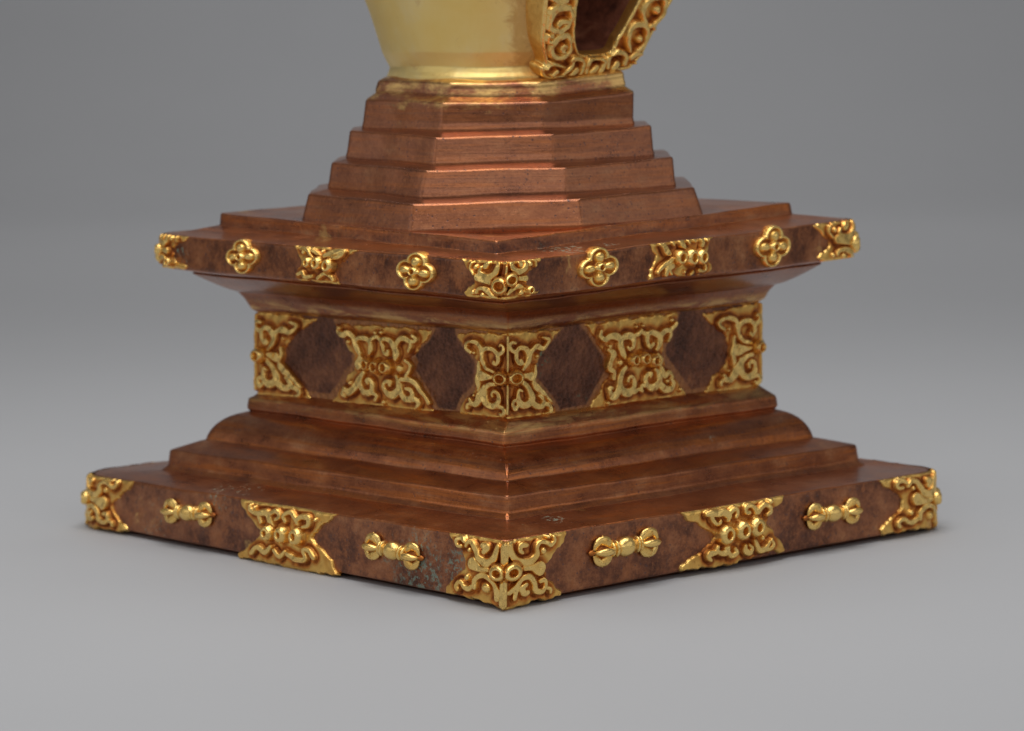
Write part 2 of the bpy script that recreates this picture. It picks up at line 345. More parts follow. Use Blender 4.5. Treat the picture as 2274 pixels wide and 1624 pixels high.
for i, k in enumerate(lv):
    b, t = octagon(k+'b'), octagon(k+'t')
    nxt = octagon(lv[i+1]+'b') if i < 4 else inset(t, .86, .012)
    rows = [(inset(b, .9, -.032), .01, 0), (octagon(k+'b', .004, -.026), .01, 0), (octagon(k+'b', .004, -.001), .005, .003), (octagon(k+'b', .001, .008), .005, .004), (t, .005, .0052 if i < 4 else .008),
            (nxt+(t-nxt)*.45+np.array([0, 0, -.004]), .008, .006), (inset(nxt, 1.0, -.006), .01, 0), (inset(nxt, .88, -.006), .01, 0)]
    if i == 4: rows = rows[:5]+[(inset(t, .93, .010), .02, .01), (inset(t, .80, .014), .03, 0)]
    o = loft('step' if i < 4 else 'dome_plinth', rows, M_COP, st, 14)

# ------------------------------------------------------------------ relief ornament: height fields over the faces
ORN = {"waist_corner":[{"plate":[[-0.1499,0.1842],[-0.1499,0.175],[-0.1331,0.1563],[-0.1108,0.1353],[-0.0923,0.1221],[-0.0895,0.1039],[-0.0923,0.08],
[-0.096,0.0627],[-0.1108,0.0498],[-0.1294,0.0366],[-0.1405,0.0226],[-0.1461,0.0077],[-0.1461,-0.0003],[0.006,-0.0056],[0.006,0.195]],"st":[[[-0.1051,
0.167,0.0051],[-0.0876,0.1661,0.0077],[-0.0728,0.1566,0.0077],[-0.0691,0.1424,0.0077],[-0.0655,0.1243,0.0077],[-0.0563,0.1118,0.007],[-0.0453,0.1073,
0.0064],[-0.0326,0.1027,0.0051]],[[-0.0691,0.145,0.0077],[-0.06,0.1535,0.0077],[-0.0453,0.1557,0.0076],[-0.0326,0.1511,0.0076],[-0.0251,0.1397,
0.0076],[-0.0251,0.1279,0.007],[-0.0311,0.1211,0.0064],[-0.0363,0.1241,0.0057],[-0.0356,0.1281,0.0045]],[[-0.0326,0.1498,0.0076],[-0.0221,0.1451,
0.0076],[-0.0131,0.152,0.007],[-0.0116,0.1612,0.0057],[-0.0176,0.1662,0.0051],[-0.0213,0.1627,0.0038]],[[-0.1051,0.167,0.0058],[-0.1172,0.1603,
0.0064],[-0.1153,0.1499,0.0064],[-0.1042,0.1428,0.0064]],[[-0.0774,0.1235,0.0051],[-0.0783,0.1051,0.0077],[-0.0811,0.0852,0.0102],[-0.0793,0.0682,
0.0077],[-0.0811,0.0589,0.0026]],[[-0.0691,0.0926,0.0166],[-0.0526,0.0917,0.0102],[-0.0356,0.0928,0.0051]],[[-0.0296,0.0773,0.0064],[-0.0453,0.0745,
0.0077],[-0.0618,0.0629,0.0102],[-0.071,0.0478,0.0154],[-0.0857,0.0283,0.0103],[-0.0986,0.0287,0.0077],[-0.106,0.0374,0.0064]],[[-0.0986,0.0261,
0.0077],[-0.1116,0.0251,0.0064],[-0.1135,0.0171,0.0064]],[[-0.06,0.0669,0.0102],[-0.0618,0.0471,0.0128],[-0.0526,0.0307,0.0102],[-0.0356,0.0278,
0.0102],[-0.0236,0.0376,0.0089],[-0.0236,0.0534,0.0076],[-0.0326,0.0608,0.007],[-0.0394,0.0565,0.0051],[-0.0386,0.0487,0.0045]],[[-0.0386,0.0251,
0.0077],[-0.0236,0.0271,0.0076],[-0.0116,0.0251,0.007],[-0.0086,0.0148,0.0076],[-0.0146,0.0085,0.0076],[-0.0206,0.0128,0.0051]]],"ring":[[-0.0174,
0.092,0.0133,0.0079]],"bead":[[-0.0924,0.1424,0.0058],[-0.0928,0.0472,0.0049]]},{"plate":[[-0.006,0.1987],[0.1652,0.1868],[0.1486,0.1724],[0.1228,
0.1549],[0.1009,0.1384],[0.0882,0.1211],[0.0818,0.1111],[0.0809,0.0953],[0.0773,0.0771],[0.0936,0.0649],[0.1119,0.0473],[0.1302,0.0322],[0.1449,
0.0136],[0.156,-0.0062],[-0.006,-0.0061]],"st":[[[0.0196,0.1704,0.0057],[0.0107,0.1724,0.0063],[0.0048,0.1656,0.0063],[0.0107,0.1546,0.007],[0.0211,
0.1485,0.0076],[0.0226,0.1352,0.0076],[0.0285,0.1255,0.0076],[0.0375,0.1235,0.0064],[0.0345,0.1316,0.0051]],[[0.0211,0.1498,0.0076],[0.03,0.1584,
0.0076],[0.0438,0.1559,0.0089],[0.0546,0.1431,0.0102],[0.0546,0.1299,0.0102],[0.0474,0.1173,0.0076],[0.039,0.1088,0.0051]],[[0.0546,0.1431,0.0102],
[0.0655,0.1526,0.0077],[0.0799,0.1566,0.0102],[0.0981,0.1509,0.0077],[0.1127,0.1615,0.0064],[0.1155,0.1691,0.0064],[0.1036,0.1729,0.0058],[0.0963,
0.1749,0.0038]],[[0.039,0.0969,0.0064],[0.0619,0.0922,0.0141]],[[0.0745,0.1148,0.0051],[0.0745,0.0963,0.0058],[0.0691,0.0809,0.0077],[0.0782,0.0668,
0.0115],[0.0945,0.0546,0.009],[0.1073,0.0441,0.0064],[0.1256,0.0265,0.0052]],[[0.036,0.084,0.0076],[0.0492,0.0722,0.0089],[0.0601,0.0553,0.0115],
[0.0637,0.039,0.0115],[0.0439,0.029,0.0115],[0.03,0.0381,0.0102],[0.0271,0.0556,0.0064],[0.03,0.0646,0.0057],[0.0375,0.0614,0.0045]],[[0.03,0.0394,
0.0064],[0.0167,0.0418,0.0064],[0.0137,0.0315,0.0064],[0.0196,0.0244,0.0089],[0.0256,0.0279,0.0064]],[[0.0601,0.0394,0.0102],[0.0745,0.0261,0.0102],
[0.0927,0.0216,0.009],[0.1018,0.0314,0.0077],[0.0927,0.0429,0.0064],[0.0872,0.0461,0.0051]],[[0.0945,0.0255,0.0077],[0.1109,0.0252,0.0077],[0.1237,
0.0147,0.0077],[0.1201,0.0057,0.0071],[0.1091,0.0041,0.0045]]],"ring":[[0.0192,0.0935,0.015,0.0086]],"bead":[[0.0793,0.1357,0.0058]]}],
"waist_mid_right":[{"plate":[[0.2299,0.1912],[0.2487,0.175],[0.2676,0.152],[0.2866,0.1291],[0.3076,0.1085],[0.3057,0.09],[0.3133,0.0747],[0.2942,
0.0537],[0.2676,0.0241],[0.2412,-0.0054],[0.5796,-0.0056],[0.5613,0.0135],[0.5331,0.0457],[0.501,0.0754],[0.489,0.0925],[0.495,0.1215],[0.511,0.1389],
[0.5291,0.1668],[0.5411,0.1939]],"st":[[[0.2818,0.171,0.0065],[0.2799,0.1592,0.0079],[0.2932,0.1514,0.0092],[0.3066,0.1569,0.0105],[0.3238,0.1567,
0.0118],[0.3392,0.1474,0.0119],[0.3411,0.1325,0.0119],[0.3488,0.1159,0.0106],[0.3566,0.1045,0.0066]],[[0.343,0.147,0.0079],[0.3565,0.1525,0.0106],
[0.3759,0.1508,0.0119],[0.3856,0.1393,0.0093],[0.3837,0.1261,0.008],[0.372,0.1218,0.0066],[0.3662,0.1277,0.0053]],[[0.3837,0.1501,0.0066],[0.4012,
0.1553,0.008],[0.4091,0.1626,0.0053]],[[0.4091,0.1573,0.0066],[0.4267,0.1504,0.0093],[0.4287,0.1356,0.0093],[0.4365,0.1229,0.008],[0.4484,0.1272,
0.008]],[[0.4247,0.1519,0.008],[0.4464,0.1541,0.0093],[0.4681,0.1442,0.0107],[0.4721,0.1291,0.0107],[0.4622,0.1153,0.0067]],[[0.4701,0.1454,0.0107],
[0.49,0.1544,0.0094],[0.504,0.1545,0.0081],[0.52,0.1625,0.0067],[0.524,0.1689,0.0067]],[[0.504,0.1545,0.0067],[0.508,0.1421,0.0061],[0.5,0.1308,
0.006]],[[0.3047,0.1278,0.0079],[0.32,0.1171,0.0105],[0.3104,0.1033,0.0105],[0.3066,0.0863,0.0092],[0.32,0.0758,0.0079],[0.32,0.0637,0.0079]],
[[0.4662,0.1029,0.0067],[0.4801,0.0896,0.0067],[0.4721,0.0782,0.0067]],[[0.3585,0.083,0.0079],[0.3431,0.067,0.0119],[0.3392,0.0473,0.0119],[0.3508,
0.0302,0.0132],[0.374,0.0254,0.0133],[0.3876,0.0375,0.0093],[0.3857,0.0538,0.008],[0.374,0.0602,0.0066],[0.3682,0.0514,0.0066]],[[0.3392,0.0473,
0.0119],[0.3315,0.028,0.0132],[0.3142,0.0229,0.0119],[0.3066,0.0369,0.0079],[0.3066,0.0436,0.0066],[0.3162,0.0414,0.0053]],[[0.3876,0.0242,0.008],
[0.4032,0.0294,0.0067],[0.413,0.0245,0.0067]],[[0.4563,0.0703,0.0067],[0.4682,0.0598,0.0107],[0.4701,0.0422,0.0121],[0.4563,0.0314,0.0134],[0.4385,
0.0316,0.0107],[0.4248,0.0449,0.008],[0.4287,0.0593,0.008],[0.4425,0.0621,0.0067],[0.4405,0.0542,0.0053]],[[0.4267,0.0354,0.008],[0.413,0.0379,
0.0067],[0.4091,0.0302,0.0067]],[[0.4781,0.071,0.0081],[0.488,0.054,0.0108],[0.504,0.0593,0.0081],[0.516,0.0475,0.0054]],[[0.4701,0.0382,0.0107],
[0.488,0.0231,0.0121],[0.512,0.0223,0.0094],[0.518,0.0339,0.0081],[0.508,0.0442,0.0067]]],"ring":[[0.3783,0.0976,0.0126,0.0066],[0.4124,0.0979,0.0133,
0.0075],[0.4448,0.0917,0.013,0.0069]],"bead":[[0.3927,0.1709,0.0053],[0.4142,0.1717,0.0053],[0.5112,0.1768,0.0067],[0.3097,0.1355,0.0066],[0.3424,
0.0953,0.0099],[0.4993,0.0398,0.0067],[0.5414,0.0172,0.0068],[0.3021,0.0095,0.0066]]}],"waist_mid_left":[{"plate":[[0.553,0.1829],[0.5211,0.1428],
[0.4993,0.1192],[0.4816,0.1111],[0.4875,0.078],[0.5092,0.0622],[0.535,0.0289],[0.561,0.0061],[0.561,-0.0018],[0.2125,-0.0063],[0.2366,0.0231],[0.2627,
0.0498],[0.2834,0.0717],[0.2965,0.0773],[0.2852,0.1027],[0.2965,0.1162],[0.274,0.137],[0.2459,0.1581],[0.2255,0.1877]],"st":[[[0.5298,0.1728,0.0066],
[0.5298,0.1636,0.0079],[0.5119,0.1581,0.0105],[0.4961,0.163,0.0092],[0.4803,0.1561,0.0091],[0.4725,0.1409,0.0091],[0.4646,0.1283,0.0104],[0.4568,
0.1183,0.0078]],[[0.4725,0.1474,0.0078],[0.4568,0.1536,0.0078],[0.4373,0.1534,0.0091],[0.4217,0.1452,0.0091],[0.4198,0.131,0.0091],[0.4236,0.1204,
0.0065]],[[0.4236,0.149,0.0078],[0.4023,0.1594,0.0078],[0.3907,0.151,0.0065],[0.3811,0.1399,0.0078],[0.3792,0.127,0.0065],[0.3657,0.1214,0.0077],
[0.3619,0.1294,0.0064]],[[0.3888,0.1537,0.0065],[0.3715,0.1561,0.0077],[0.3523,0.1507,0.0103],[0.3428,0.1397,0.0116],[0.3371,0.1257,0.0129],[0.339,
0.1101,0.0051]],[[0.3371,0.1439,0.0077],[0.3295,0.156,0.009],[0.3124,0.1622,0.009],[0.2954,0.1581,0.0089],[0.2784,0.1566,0.0064],[0.2747,0.1645,
0.0064],[0.2841,0.1704,0.0064]],[[0.2897,0.1533,0.0064],[0.2916,0.1428,0.0064],[0.2973,0.1334,0.0064]],[[0.4548,0.1054,0.0117],[0.4597,0.092,0.0157]],
[[0.3086,0.112,0.0064],[0.2935,0.1039,0.0064],[0.2954,0.0908,0.0064],[0.3048,0.0772,0.0064]],[[0.4431,0.0747,0.0078],[0.4568,0.0595,0.0117],[0.4745,
0.0387,0.0131],[0.4942,0.0282,0.0118],[0.51,0.0363,0.0079]],[[0.51,0.0337,0.0079],[0.5159,0.0241,0.0092],[0.508,0.018,0.0066]],[[0.4568,0.0595,
0.0104],[0.4529,0.0414,0.0104],[0.4373,0.0293,0.0117],[0.4178,0.0333,0.0104],[0.4139,0.0505,0.0091],[0.4236,0.0603,0.0078],[0.4334,0.0571,0.0065],
[0.4295,0.0508,0.0052]],[[0.4178,0.032,0.0078],[0.4004,0.0253,0.0065],[0.4043,0.0146,0.0065]],[[0.3371,0.0725,0.0077],[0.3295,0.0587,0.0103],[0.3295,
0.0431,0.0116],[0.3485,0.0301,0.0129],[0.3677,0.034,0.0103],[0.3773,0.0464,0.0078],[0.3715,0.0585,0.0078],[0.3562,0.0596,0.0077],[0.3581,0.0529,
0.0077]],[[0.32,0.0684,0.0077],[0.2916,0.069,0.009],[0.2728,0.0599,0.0089],[0.2597,0.0453,0.0077],[0.2466,0.0358,0.0064],[0.2354,0.021,0.0076]],
[[0.3219,0.0436,0.0077],[0.3143,0.0273,0.0103],[0.2935,0.0261,0.0102],[0.2841,0.0371,0.0077],[0.2916,0.047,0.0077],[0.3048,0.0487,0.0064]],[[0.2935,
0.0235,0.009],[0.2728,0.0262,0.0089],[0.2653,0.0164,0.0077],[0.2728,0.0081,0.0064]]],"ring":[[0.4267,0.0952,0.0123,0.0075],[0.3957,0.0913,0.0136,
0.0078],[0.365,0.0926,0.0139,0.0077]],"bead":[[0.526,0.1732,0.0059],[0.4953,0.143,0.0072],[0.4073,0.1684,0.0058],[0.3861,0.1697,0.0065],[0.3277,
0.0915,0.0122],[0.4884,0.0498,0.0079],[0.3784,0.0114,0.0078]]}],"base_corner":[{"plate":[[-0.164,0.1417],[-0.1538,0.122],[-0.1366,0.1104],[-0.1178,
0.1016],[-0.1079,0.0869],[-0.1092,0.0746],[-0.1249,0.0581],[-0.1483,0.0454],[-0.1642,0.0274],[-0.1617,0.0142],[-0.1191,0.0112],[-0.0643,0.0112],
[-0.0301,0.0058],[0.006,-0.0046],[0.006,0.1386],[-0.0707,0.1467]],"st":[[[-0.1129,0.115,0.0063],[-0.124,0.1162,0.0063],[-0.1264,0.1269,0.0069],
[-0.1137,0.1307,0.0075],[-0.1042,0.1244,0.0063]],[[-0.1002,0.1164,0.0063],[-0.0915,0.1258,0.0075],[-0.0786,0.1224,0.0088],[-0.0689,0.109,0.01],
[-0.0592,0.0957,0.0112],[-0.0391,0.0908,0.0125],[-0.0256,0.1002,0.0112],[-0.0208,0.1137,0.0099],[-0.0172,0.1259,0.0074]],[[-0.0515,0.123,0.0087],
[-0.0405,0.1206,0.01],[-0.0473,0.1103,0.0075]],[[-0.0786,0.0838,0.0188],[-0.0583,0.0766,0.01],[-0.0328,0.077,0.0062]],[[-0.071,0.0388,0.0088],
[-0.0699,0.0535,0.0088],[-0.0523,0.0641,0.0087],[-0.035,0.0613,0.0087],[-0.0212,0.0492,0.0087],[-0.0153,0.0353,0.01],[-0.0162,0.0232,0.0087]],
[[-0.0783,0.0391,0.0075],[-0.089,0.0329,0.0088],[-0.1018,0.0349,0.0076],[-0.1095,0.0425,0.0076],[-0.1187,0.0425,0.0076],[-0.1257,0.0343,0.0076],
[-0.1217,0.0287,0.0076]]],"ring":[[-0.0155,0.0755,0.0134,0.0062]],"bead":[[-0.0884,0.1098,0.0063],[-0.0416,0.0407,0.0119],[-0.0931,0.0548,0.0082]]},
{"plate":[[-0.006,0.143],[0.0384,0.1484],[0.0869,0.1501],[0.1368,0.1515],[0.1655,0.148],[0.1643,0.1329],[0.1516,0.113],[0.1304,0.0968],[0.1176,
0.0833],[0.103,0.0727],[0.1154,0.0521],[0.1377,0.0326],[0.1514,0.0193],[0.1501,0.0093],[0.122,0.0057],[0.0693,0.0069],[0.0565,-0.0001],[-0.006,
-0.0034]],"st":[[[0.0129,0.1364,0.0087],[0.0135,0.119,0.0099],[0.0231,0.102,0.0099],[0.0389,0.0919,0.0112],[0.0617,0.0914,0.0112],[0.0744,0.1023,
0.01],[0.0739,0.1161,0.0087],[0.0834,0.1249,0.0075],[0.1001,0.1228,0.0075],[0.1136,0.116,0.0075],[0.1233,0.1223,0.0063],[0.1214,0.1314,0.0063]],
[[0.0473,0.1232,0.0075],[0.0366,0.1245,0.0087],[0.0343,0.116,0.0075],[0.0396,0.1105,0.0062]],[[0.0442,0.0787,0.0075],[0.0638,0.0774,0.01],[0.0837,
0.0735,0.0213]],[[0.0149,0.0367,0.0087],[0.0288,0.0454,0.0087],[0.04,0.0593,0.0087],[0.0579,0.0606,0.01],[0.07,0.0465,0.01],[0.0738,0.0321,0.01],
[0.0904,0.0273,0.0088],[0.1016,0.0358,0.0075],[0.0978,0.0489,0.0075],[0.088,0.0478,0.0075]],[[0.1017,0.0333,0.0063],[0.1134,0.0304,0.0063],[0.1153,
0.0226,0.0057]],[[0.0503,0.0467,0.0062],[0.0408,0.0405,0.0087],[0.0461,0.0297,0.01],[0.0542,0.0311,0.0075]],[[0.0301,0.0428,0.0087],[0.0256,0.0232,
0.0075]]],"ring":[[0.0197,0.0764,0.0149,0.0072]],"bead":[[0.107,0.135,0.0075],[0.0923,0.1067,0.0088]]}],"base_mid_right":[{"plate":[[0.4737,0.1463],
[0.4784,0.1368],[0.4954,0.117],[0.523,0.1103],[0.5446,0.0965],[0.5602,0.0845],[0.5818,0.0784],[0.5696,0.0687],[0.5513,0.0554],[0.527,0.0462],[0.5043,
0.0358],[0.4833,0.0275],[0.4835,0.0152],[0.4926,0.0107],[0.5427,0.0128],[0.6167,0.0062],[0.6665,0.0153],[0.7011,0.0164],[0.7568,0.0194],[0.776,
0.0134],[0.7889,0.0197],[0.7824,0.0356],[0.7615,0.0521],[0.7423,0.0752],[0.7294,0.0871],[0.7422,0.1038],[0.7711,0.1175],[0.7889,0.143]],
"st":[[[0.5469,0.127,0.0078],[0.5608,0.1276,0.0111],[0.5793,0.1253,0.0111],[0.598,0.1242,0.0123],[0.6105,0.1148,0.0101],[0.6075,0.1051,0.0056]],
[[0.5608,0.1209,0.0089],[0.5656,0.1125,0.0078],[0.575,0.1035,0.0067],[0.5858,0.1044,0.0067],[0.5873,0.1098,0.0045]],[[0.6074,0.1175,0.0089],[0.6182,
0.1251,0.0078],[0.6292,0.1283,0.0078],[0.6355,0.1186,0.0067],[0.6309,0.1112,0.0067]],[[0.6717,0.1153,0.0079],[0.6607,0.1178,0.0079],[0.6622,0.1278,
0.0079],[0.6764,0.1295,0.0079],[0.6907,0.1187,0.0101],[0.6923,0.1071,0.009],[0.6829,0.1049,0.0034]],[[0.6923,0.1083,0.0079],[0.7018,0.1185,0.009],
[0.7177,0.1268,0.009],[0.7321,0.1194,0.0091],[0.7337,0.1089,0.0091],[0.7242,0.1044,0.0068]],[[0.5817,0.0555,0.0067],[0.5787,0.0491,0.0067],[0.5896,
0.041,0.0089],[0.6051,0.0412,0.0112],[0.6081,0.0521,0.0089]],[[0.6082,0.0419,0.0078],[0.6207,0.0312,0.009],[0.6347,0.0362,0.0079],[0.6315,0.0445,
0.0067]],[[0.5772,0.0437,0.0078],[0.5588,0.0439,0.0111],[0.5527,0.038,0.0089],[0.5605,0.0302,0.0067]],[[0.6612,0.0474,0.0068],[0.6613,0.0372,0.0101],
[0.6739,0.031,0.0101],[0.6817,0.0402,0.0068],[0.6738,0.0469,0.0056]],[[0.6895,0.0563,0.0068],[0.6943,0.0454,0.009],[0.7054,0.0326,0.0102],[0.7244,
0.0346,0.0091],[0.7324,0.0451,0.0068]],[[0.7213,0.0316,0.0079],[0.7372,0.0307,0.0068],[0.7451,0.04,0.0068],[0.7387,0.05,0.0057]]],"ring":[[0.6028,
0.078,0.0168,0.0078],[0.648,0.0808,0.0168,0.0079],[0.6913,0.0833,0.0169,0.0077]],"bead":[[0.7361,0.132,0.0079],[0.7124,0.0573,0.0068]]}],
"base_mid_left":[{"plate":[[0.8417,0.1446],[0.8211,0.1142],[0.7819,0.0861],[0.7561,0.0689],[0.7862,0.0451],[0.8321,0.015],[0.8283,0.0012],[0.697,
0.0002],[0.6659,-0.0077],[0.6114,-0.0044],[0.4988,0.0065],[0.518,0.0386],[0.5606,0.0605],[0.5852,0.077],[0.5567,0.1035],[0.4937,0.1447]],
"st":[[[0.7901,0.1263,0.008],[0.7865,0.1178,0.0088],[0.7643,0.1129,0.0095],[0.7334,0.1162,0.0119],[0.7201,0.0977,0.0095],[0.7134,0.0865,0.0079]],
[[0.727,0.1129,0.0095],[0.7028,0.1235,0.0087],[0.69,0.113,0.0079],[0.7049,0.1034,0.0063]],[[0.7577,0.1056,0.0079],[0.751,0.0943,0.0071]],[[0.6711,
0.1032,0.0071],[0.6748,0.1166,0.0079],[0.6539,0.1247,0.0086],[0.635,0.1111,0.0094],[0.6282,0.0962,0.0086]],[[0.6348,0.1072,0.0086],[0.6172,0.1189,
0.0094],[0.5932,0.1195,0.0093],[0.5924,0.1041,0.0086],[0.6102,0.0982,0.0062]],[[0.7787,0.0225,0.0096],[0.7607,0.0369,0.0088],[0.7353,0.028,0.0103],
[0.7174,0.0422,0.0079]],[[0.7047,0.0358,0.0079],[0.6857,0.0242,0.0087],[0.671,0.036,0.0071]],[[0.6617,0.0332,0.0086],[0.6309,0.0252,0.0102],[0.6008,
0.029,0.0094],[0.6078,0.0477,0.0078],[0.5898,0.0499,0.0086],[0.5712,0.0366,0.0085]]],"ring":[[0.7242,0.0725,0.0142,0.0059],[0.6781,0.0739,0.0157,
0.0059],[0.6282,0.075,0.016,0.007]],"bead":[[0.5675,0.1189,0.0054],[0.7725,0.1246,0.0056]]}],"upper_corner":[{"plate":[[-0.1333,0.0818],[-0.1118,
0.0598],[-0.0921,0.0438],[-0.09,0.0328],[-0.1112,0.0185],[-0.1204,0.0084],[-0.1035,-0.0008],[-0.0515,-0.005],[0.006,-0.0061],[0.006,0.085],[-0.1247,
0.0832]],"st":[[[-0.0647,0.0664,0.006],[-0.069,0.0585,0.0068],[-0.061,0.0504,0.0094],[-0.0437,0.0472,0.0111],[-0.0297,0.053,0.011],[-0.0227,0.0653,
0.0093],[-0.0215,0.0773,0.0068]],[[-0.0483,0.0751,0.0094],[-0.0528,0.0697,0.0094]],[[-0.0935,0.075,0.0051],[-0.0951,0.0629,0.0043],[-0.0856,0.0514,
0.0051]],[[-0.0729,0.0454,0.0128],[-0.0504,0.0399,0.0111],[-0.0313,0.0325,0.0068]],[[-0.0728,0.0128,0.0068],[-0.0684,0.0199,0.0068],[-0.0539,0.0217,
0.0077],[-0.0371,0.0151,0.011],[-0.0287,0.0069,0.0127],[-0.0205,0.0014,0.0076]]],"ring":[[-0.0144,0.0292,0.0157,0.0095]],"bead":[[-0.0804,0.0665,
0.0068],[-0.0562,0.0072,0.0077],[-0.0848,0.0121,0.0068]]},{"plate":[[-0.006,0.0905],[0.0823,0.0885],[0.1031,0.0875],[0.0967,0.0736],[0.0817,0.0623],
[0.0665,0.0556],[0.0574,0.0474],[0.0655,0.0357],[0.0566,0.0257],[0.0752,0.0185],[0.101,0.0125],[0.0944,0.0031],[0.0512,-0.0001],[-0.006,-0.0065]],
"st":[[[0.0104,0.0842,0.0068],[0.0152,0.0693,0.0085],[0.0284,0.0592,0.011],[0.0422,0.0626,0.0093],[0.0486,0.0738,0.0077],[0.0466,0.0848,0.0051]],
[[0.0328,0.0833,0.0085],[0.0344,0.0732,0.0076]],[[0.0551,0.084,0.0043],[0.0723,0.0806,0.0051],[0.0756,0.0676,0.0043]],[[0.0293,0.0447,0.0068],[0.0484,
0.043,0.0102]],[[0.008,0.0137,0.0068],[0.018,0.0229,0.0085],[0.0323,0.0281,0.0085],[0.0428,0.0218,0.0077]]],"ring":[[0.0136,0.0429,0.0123,0.0072],
[0.0577,0.0171,0.0085,0.0043]],"bead":[[0.0594,0.0729,0.0072],[0.0409,0.0131,0.0077]]}],"upper_mid_right":[{"plate":[[0.4006,0.0912],[0.4234,0.0812],
[0.4348,0.0649],[0.4435,0.0561],[0.435,0.0383],[0.4262,0.0253],[0.4248,0.0068],[0.4813,0.0068],[0.5412,0.0034],[0.6164,0.0021],[0.6319,0.0138],
[0.6279,0.0222],[0.6116,0.0332],[0.6096,0.0528],[0.6236,0.0734],[0.6441,0.0871],[0.6265,0.095],[0.4893,0.0934]],"st":[[[0.4562,0.0851,0.012],[0.4638,
0.0732,0.012],[0.4739,0.0618,0.0112],[0.4861,0.0552,0.0048]],[[0.4632,0.0877,0.0096],[0.4799,0.0871,0.0096],[0.4965,0.0882,0.008],[0.5182,0.088,
0.0104],[0.5387,0.0871,0.0089]],[[0.4931,0.0852,0.0072],[0.4959,0.0753,0.0056]],[[0.5183,0.0847,0.0121],[0.5224,0.0731,0.0113],[0.5287,0.0661,
0.0064]],[[0.5437,0.0826,0.0073],[0.544,0.0753,0.0056]],[[0.5508,0.0885,0.0081],[0.569,0.0894,0.0057],[0.5875,0.0838,0.0089],[0.5891,0.074,0.0081],
[0.587,0.0645,0.0065]],[[0.5605,0.0885,0.0073],[0.5657,0.0784,0.0057]],[[0.6058,0.0847,0.0057],[0.6049,0.0768,0.0049]],[[0.4926,0.0441,0.008],[0.4704,
0.0355,0.0088],[0.4542,0.0272,0.008],[0.4463,0.0198,0.0064]],[[0.4943,0.031,0.0104],[0.478,0.0252,0.0112],[0.4737,0.015,0.0096]],[[0.4878,0.0187,
0.0056],[0.4916,0.0127,0.0048]],[[0.5599,0.0126,0.0057],[0.5529,0.0067,0.0048]],[[0.602,0.0229,0.0049],[0.6047,0.0162,0.0049],[0.5963,0.0121,0.0049],
[0.5792,0.0143,0.0073]]],"ring":[[0.5159,0.0457,0.0133,0.0076],[0.5521,0.0435,0.0149,0.0085],[0.5855,0.0427,0.0138,0.0073]],"bead":[[0.5329,0.0134,
0.0048]]}],"upper_mid_left":[{"plate":[[0.6565,0.0859],[0.637,0.061],[0.6255,0.0375],[0.646,0.019],[0.6427,0.0036],[0.5711,-0.0022],[0.5009,-0.0011],
[0.5099,0.0239],[0.5208,0.0369],[0.4807,0.0563],[0.4514,0.0818]],"st":[[[0.6218,0.076,0.0055],[0.6007,0.0737,0.0069],[0.5898,0.064,0.0069],[0.5789,
0.0543,0.0062]],[[0.585,0.0746,0.0062],[0.5691,0.0686,0.0069],[0.5582,0.059,0.0075]],[[0.5428,0.0633,0.0082],[0.5174,0.0715,0.0096],[0.4868,0.0767,
0.0088],[0.5015,0.0622,0.0075],[0.5323,0.0605,0.0062]],[[0.6274,0.017,0.0069],[0.6143,0.0212,0.0076],[0.6033,0.0116,0.0076],[0.5824,0.0146,0.0069]],
[[0.5613,0.0108,0.0076],[0.5409,0.0223,0.0068],[0.5199,0.0168,0.0068],[0.5144,0.0086,0.0055]]],"ring":[[0.5927,0.0453,0.0103,0.0048],[0.5628,0.0447,
0.0124,0.0058],[0.5288,0.0412,0.013,0.0062]],"bead":[[0.6132,0.068,0.0062],[0.5506,0.0715,0.0048]]}],"frame":[{"plate":[[-0.1784,0.212],[-0.1684,
0.1786],[-0.1444,0.0839],[-0.1166,0.0322],[-0.1245,0.0187],[-0.1004,-0.0051],[-0.0059,-0.0003],[0.1408,0.0087],[0.1659,0.0197],[0.1784,0.0319],
[0.1896,0.0476],[0.1998,0.0793],[0.2147,0.1179],[0.2438,0.1775],[0.26,0.2125]],"st":[[[-0.0954,0.1332,0.0097],[-0.1131,0.1317,0.0113],[-0.1176,0.1249,
0.0097]],[[-0.102,0.1654,0.0129],[-0.1311,0.1639,0.0145],[-0.144,0.1488,0.0129],[-0.1507,0.1286,0.0129],[-0.1369,0.115,0.0113],[-0.1123,0.1096,
0.0113],[-0.0895,0.123,0.0097],[-0.0851,0.1433,0.0089],[-0.0957,0.1603,0.0097],[-0.1114,0.1663,0.0097]],[[-0.1436,0.1673,0.008],[-0.1514,0.1572,
0.0096],[-0.1542,0.1522,0.0096],[-0.144,0.1488,0.0064]],[[-0.1265,0.0979,0.0081],[-0.1396,0.0963,0.0089],[-0.1361,0.0861,0.0081],[-0.1241,0.0843,
0.0081],[-0.107,0.0942,0.0129],[-0.0841,0.1008,0.0113],[-0.0701,0.0869,0.0073],[-0.0617,0.0662,0.0073],[-0.0696,0.0526,0.0098],[-0.091,0.0479,0.0097],
[-0.1118,0.0551,0.0113],[-0.12,0.0723,0.0097],[-0.1115,0.0875,0.0113]],[[-0.078,0.0733,0.0097],[-0.0861,0.0735,0.0097],[-0.0854,0.0649,0.0097],
[-0.0761,0.0613,0.0065]],[[-0.159,0.1858,0.0096],[-0.1363,0.179,0.0112],[-0.1125,0.1823,0.0097]],[[-0.1201,0.0193,0.0097],[-0.111,0.0328,0.0097],
[-0.0926,0.0324,0.0081],[-0.0623,0.0249,0.0049]],[[-0.0866,0.0151,0.0098],[-0.0929,0.0066,0.0081]],[[-0.0639,0.0094,0.0065],[-0.0425,0.028,0.0082],
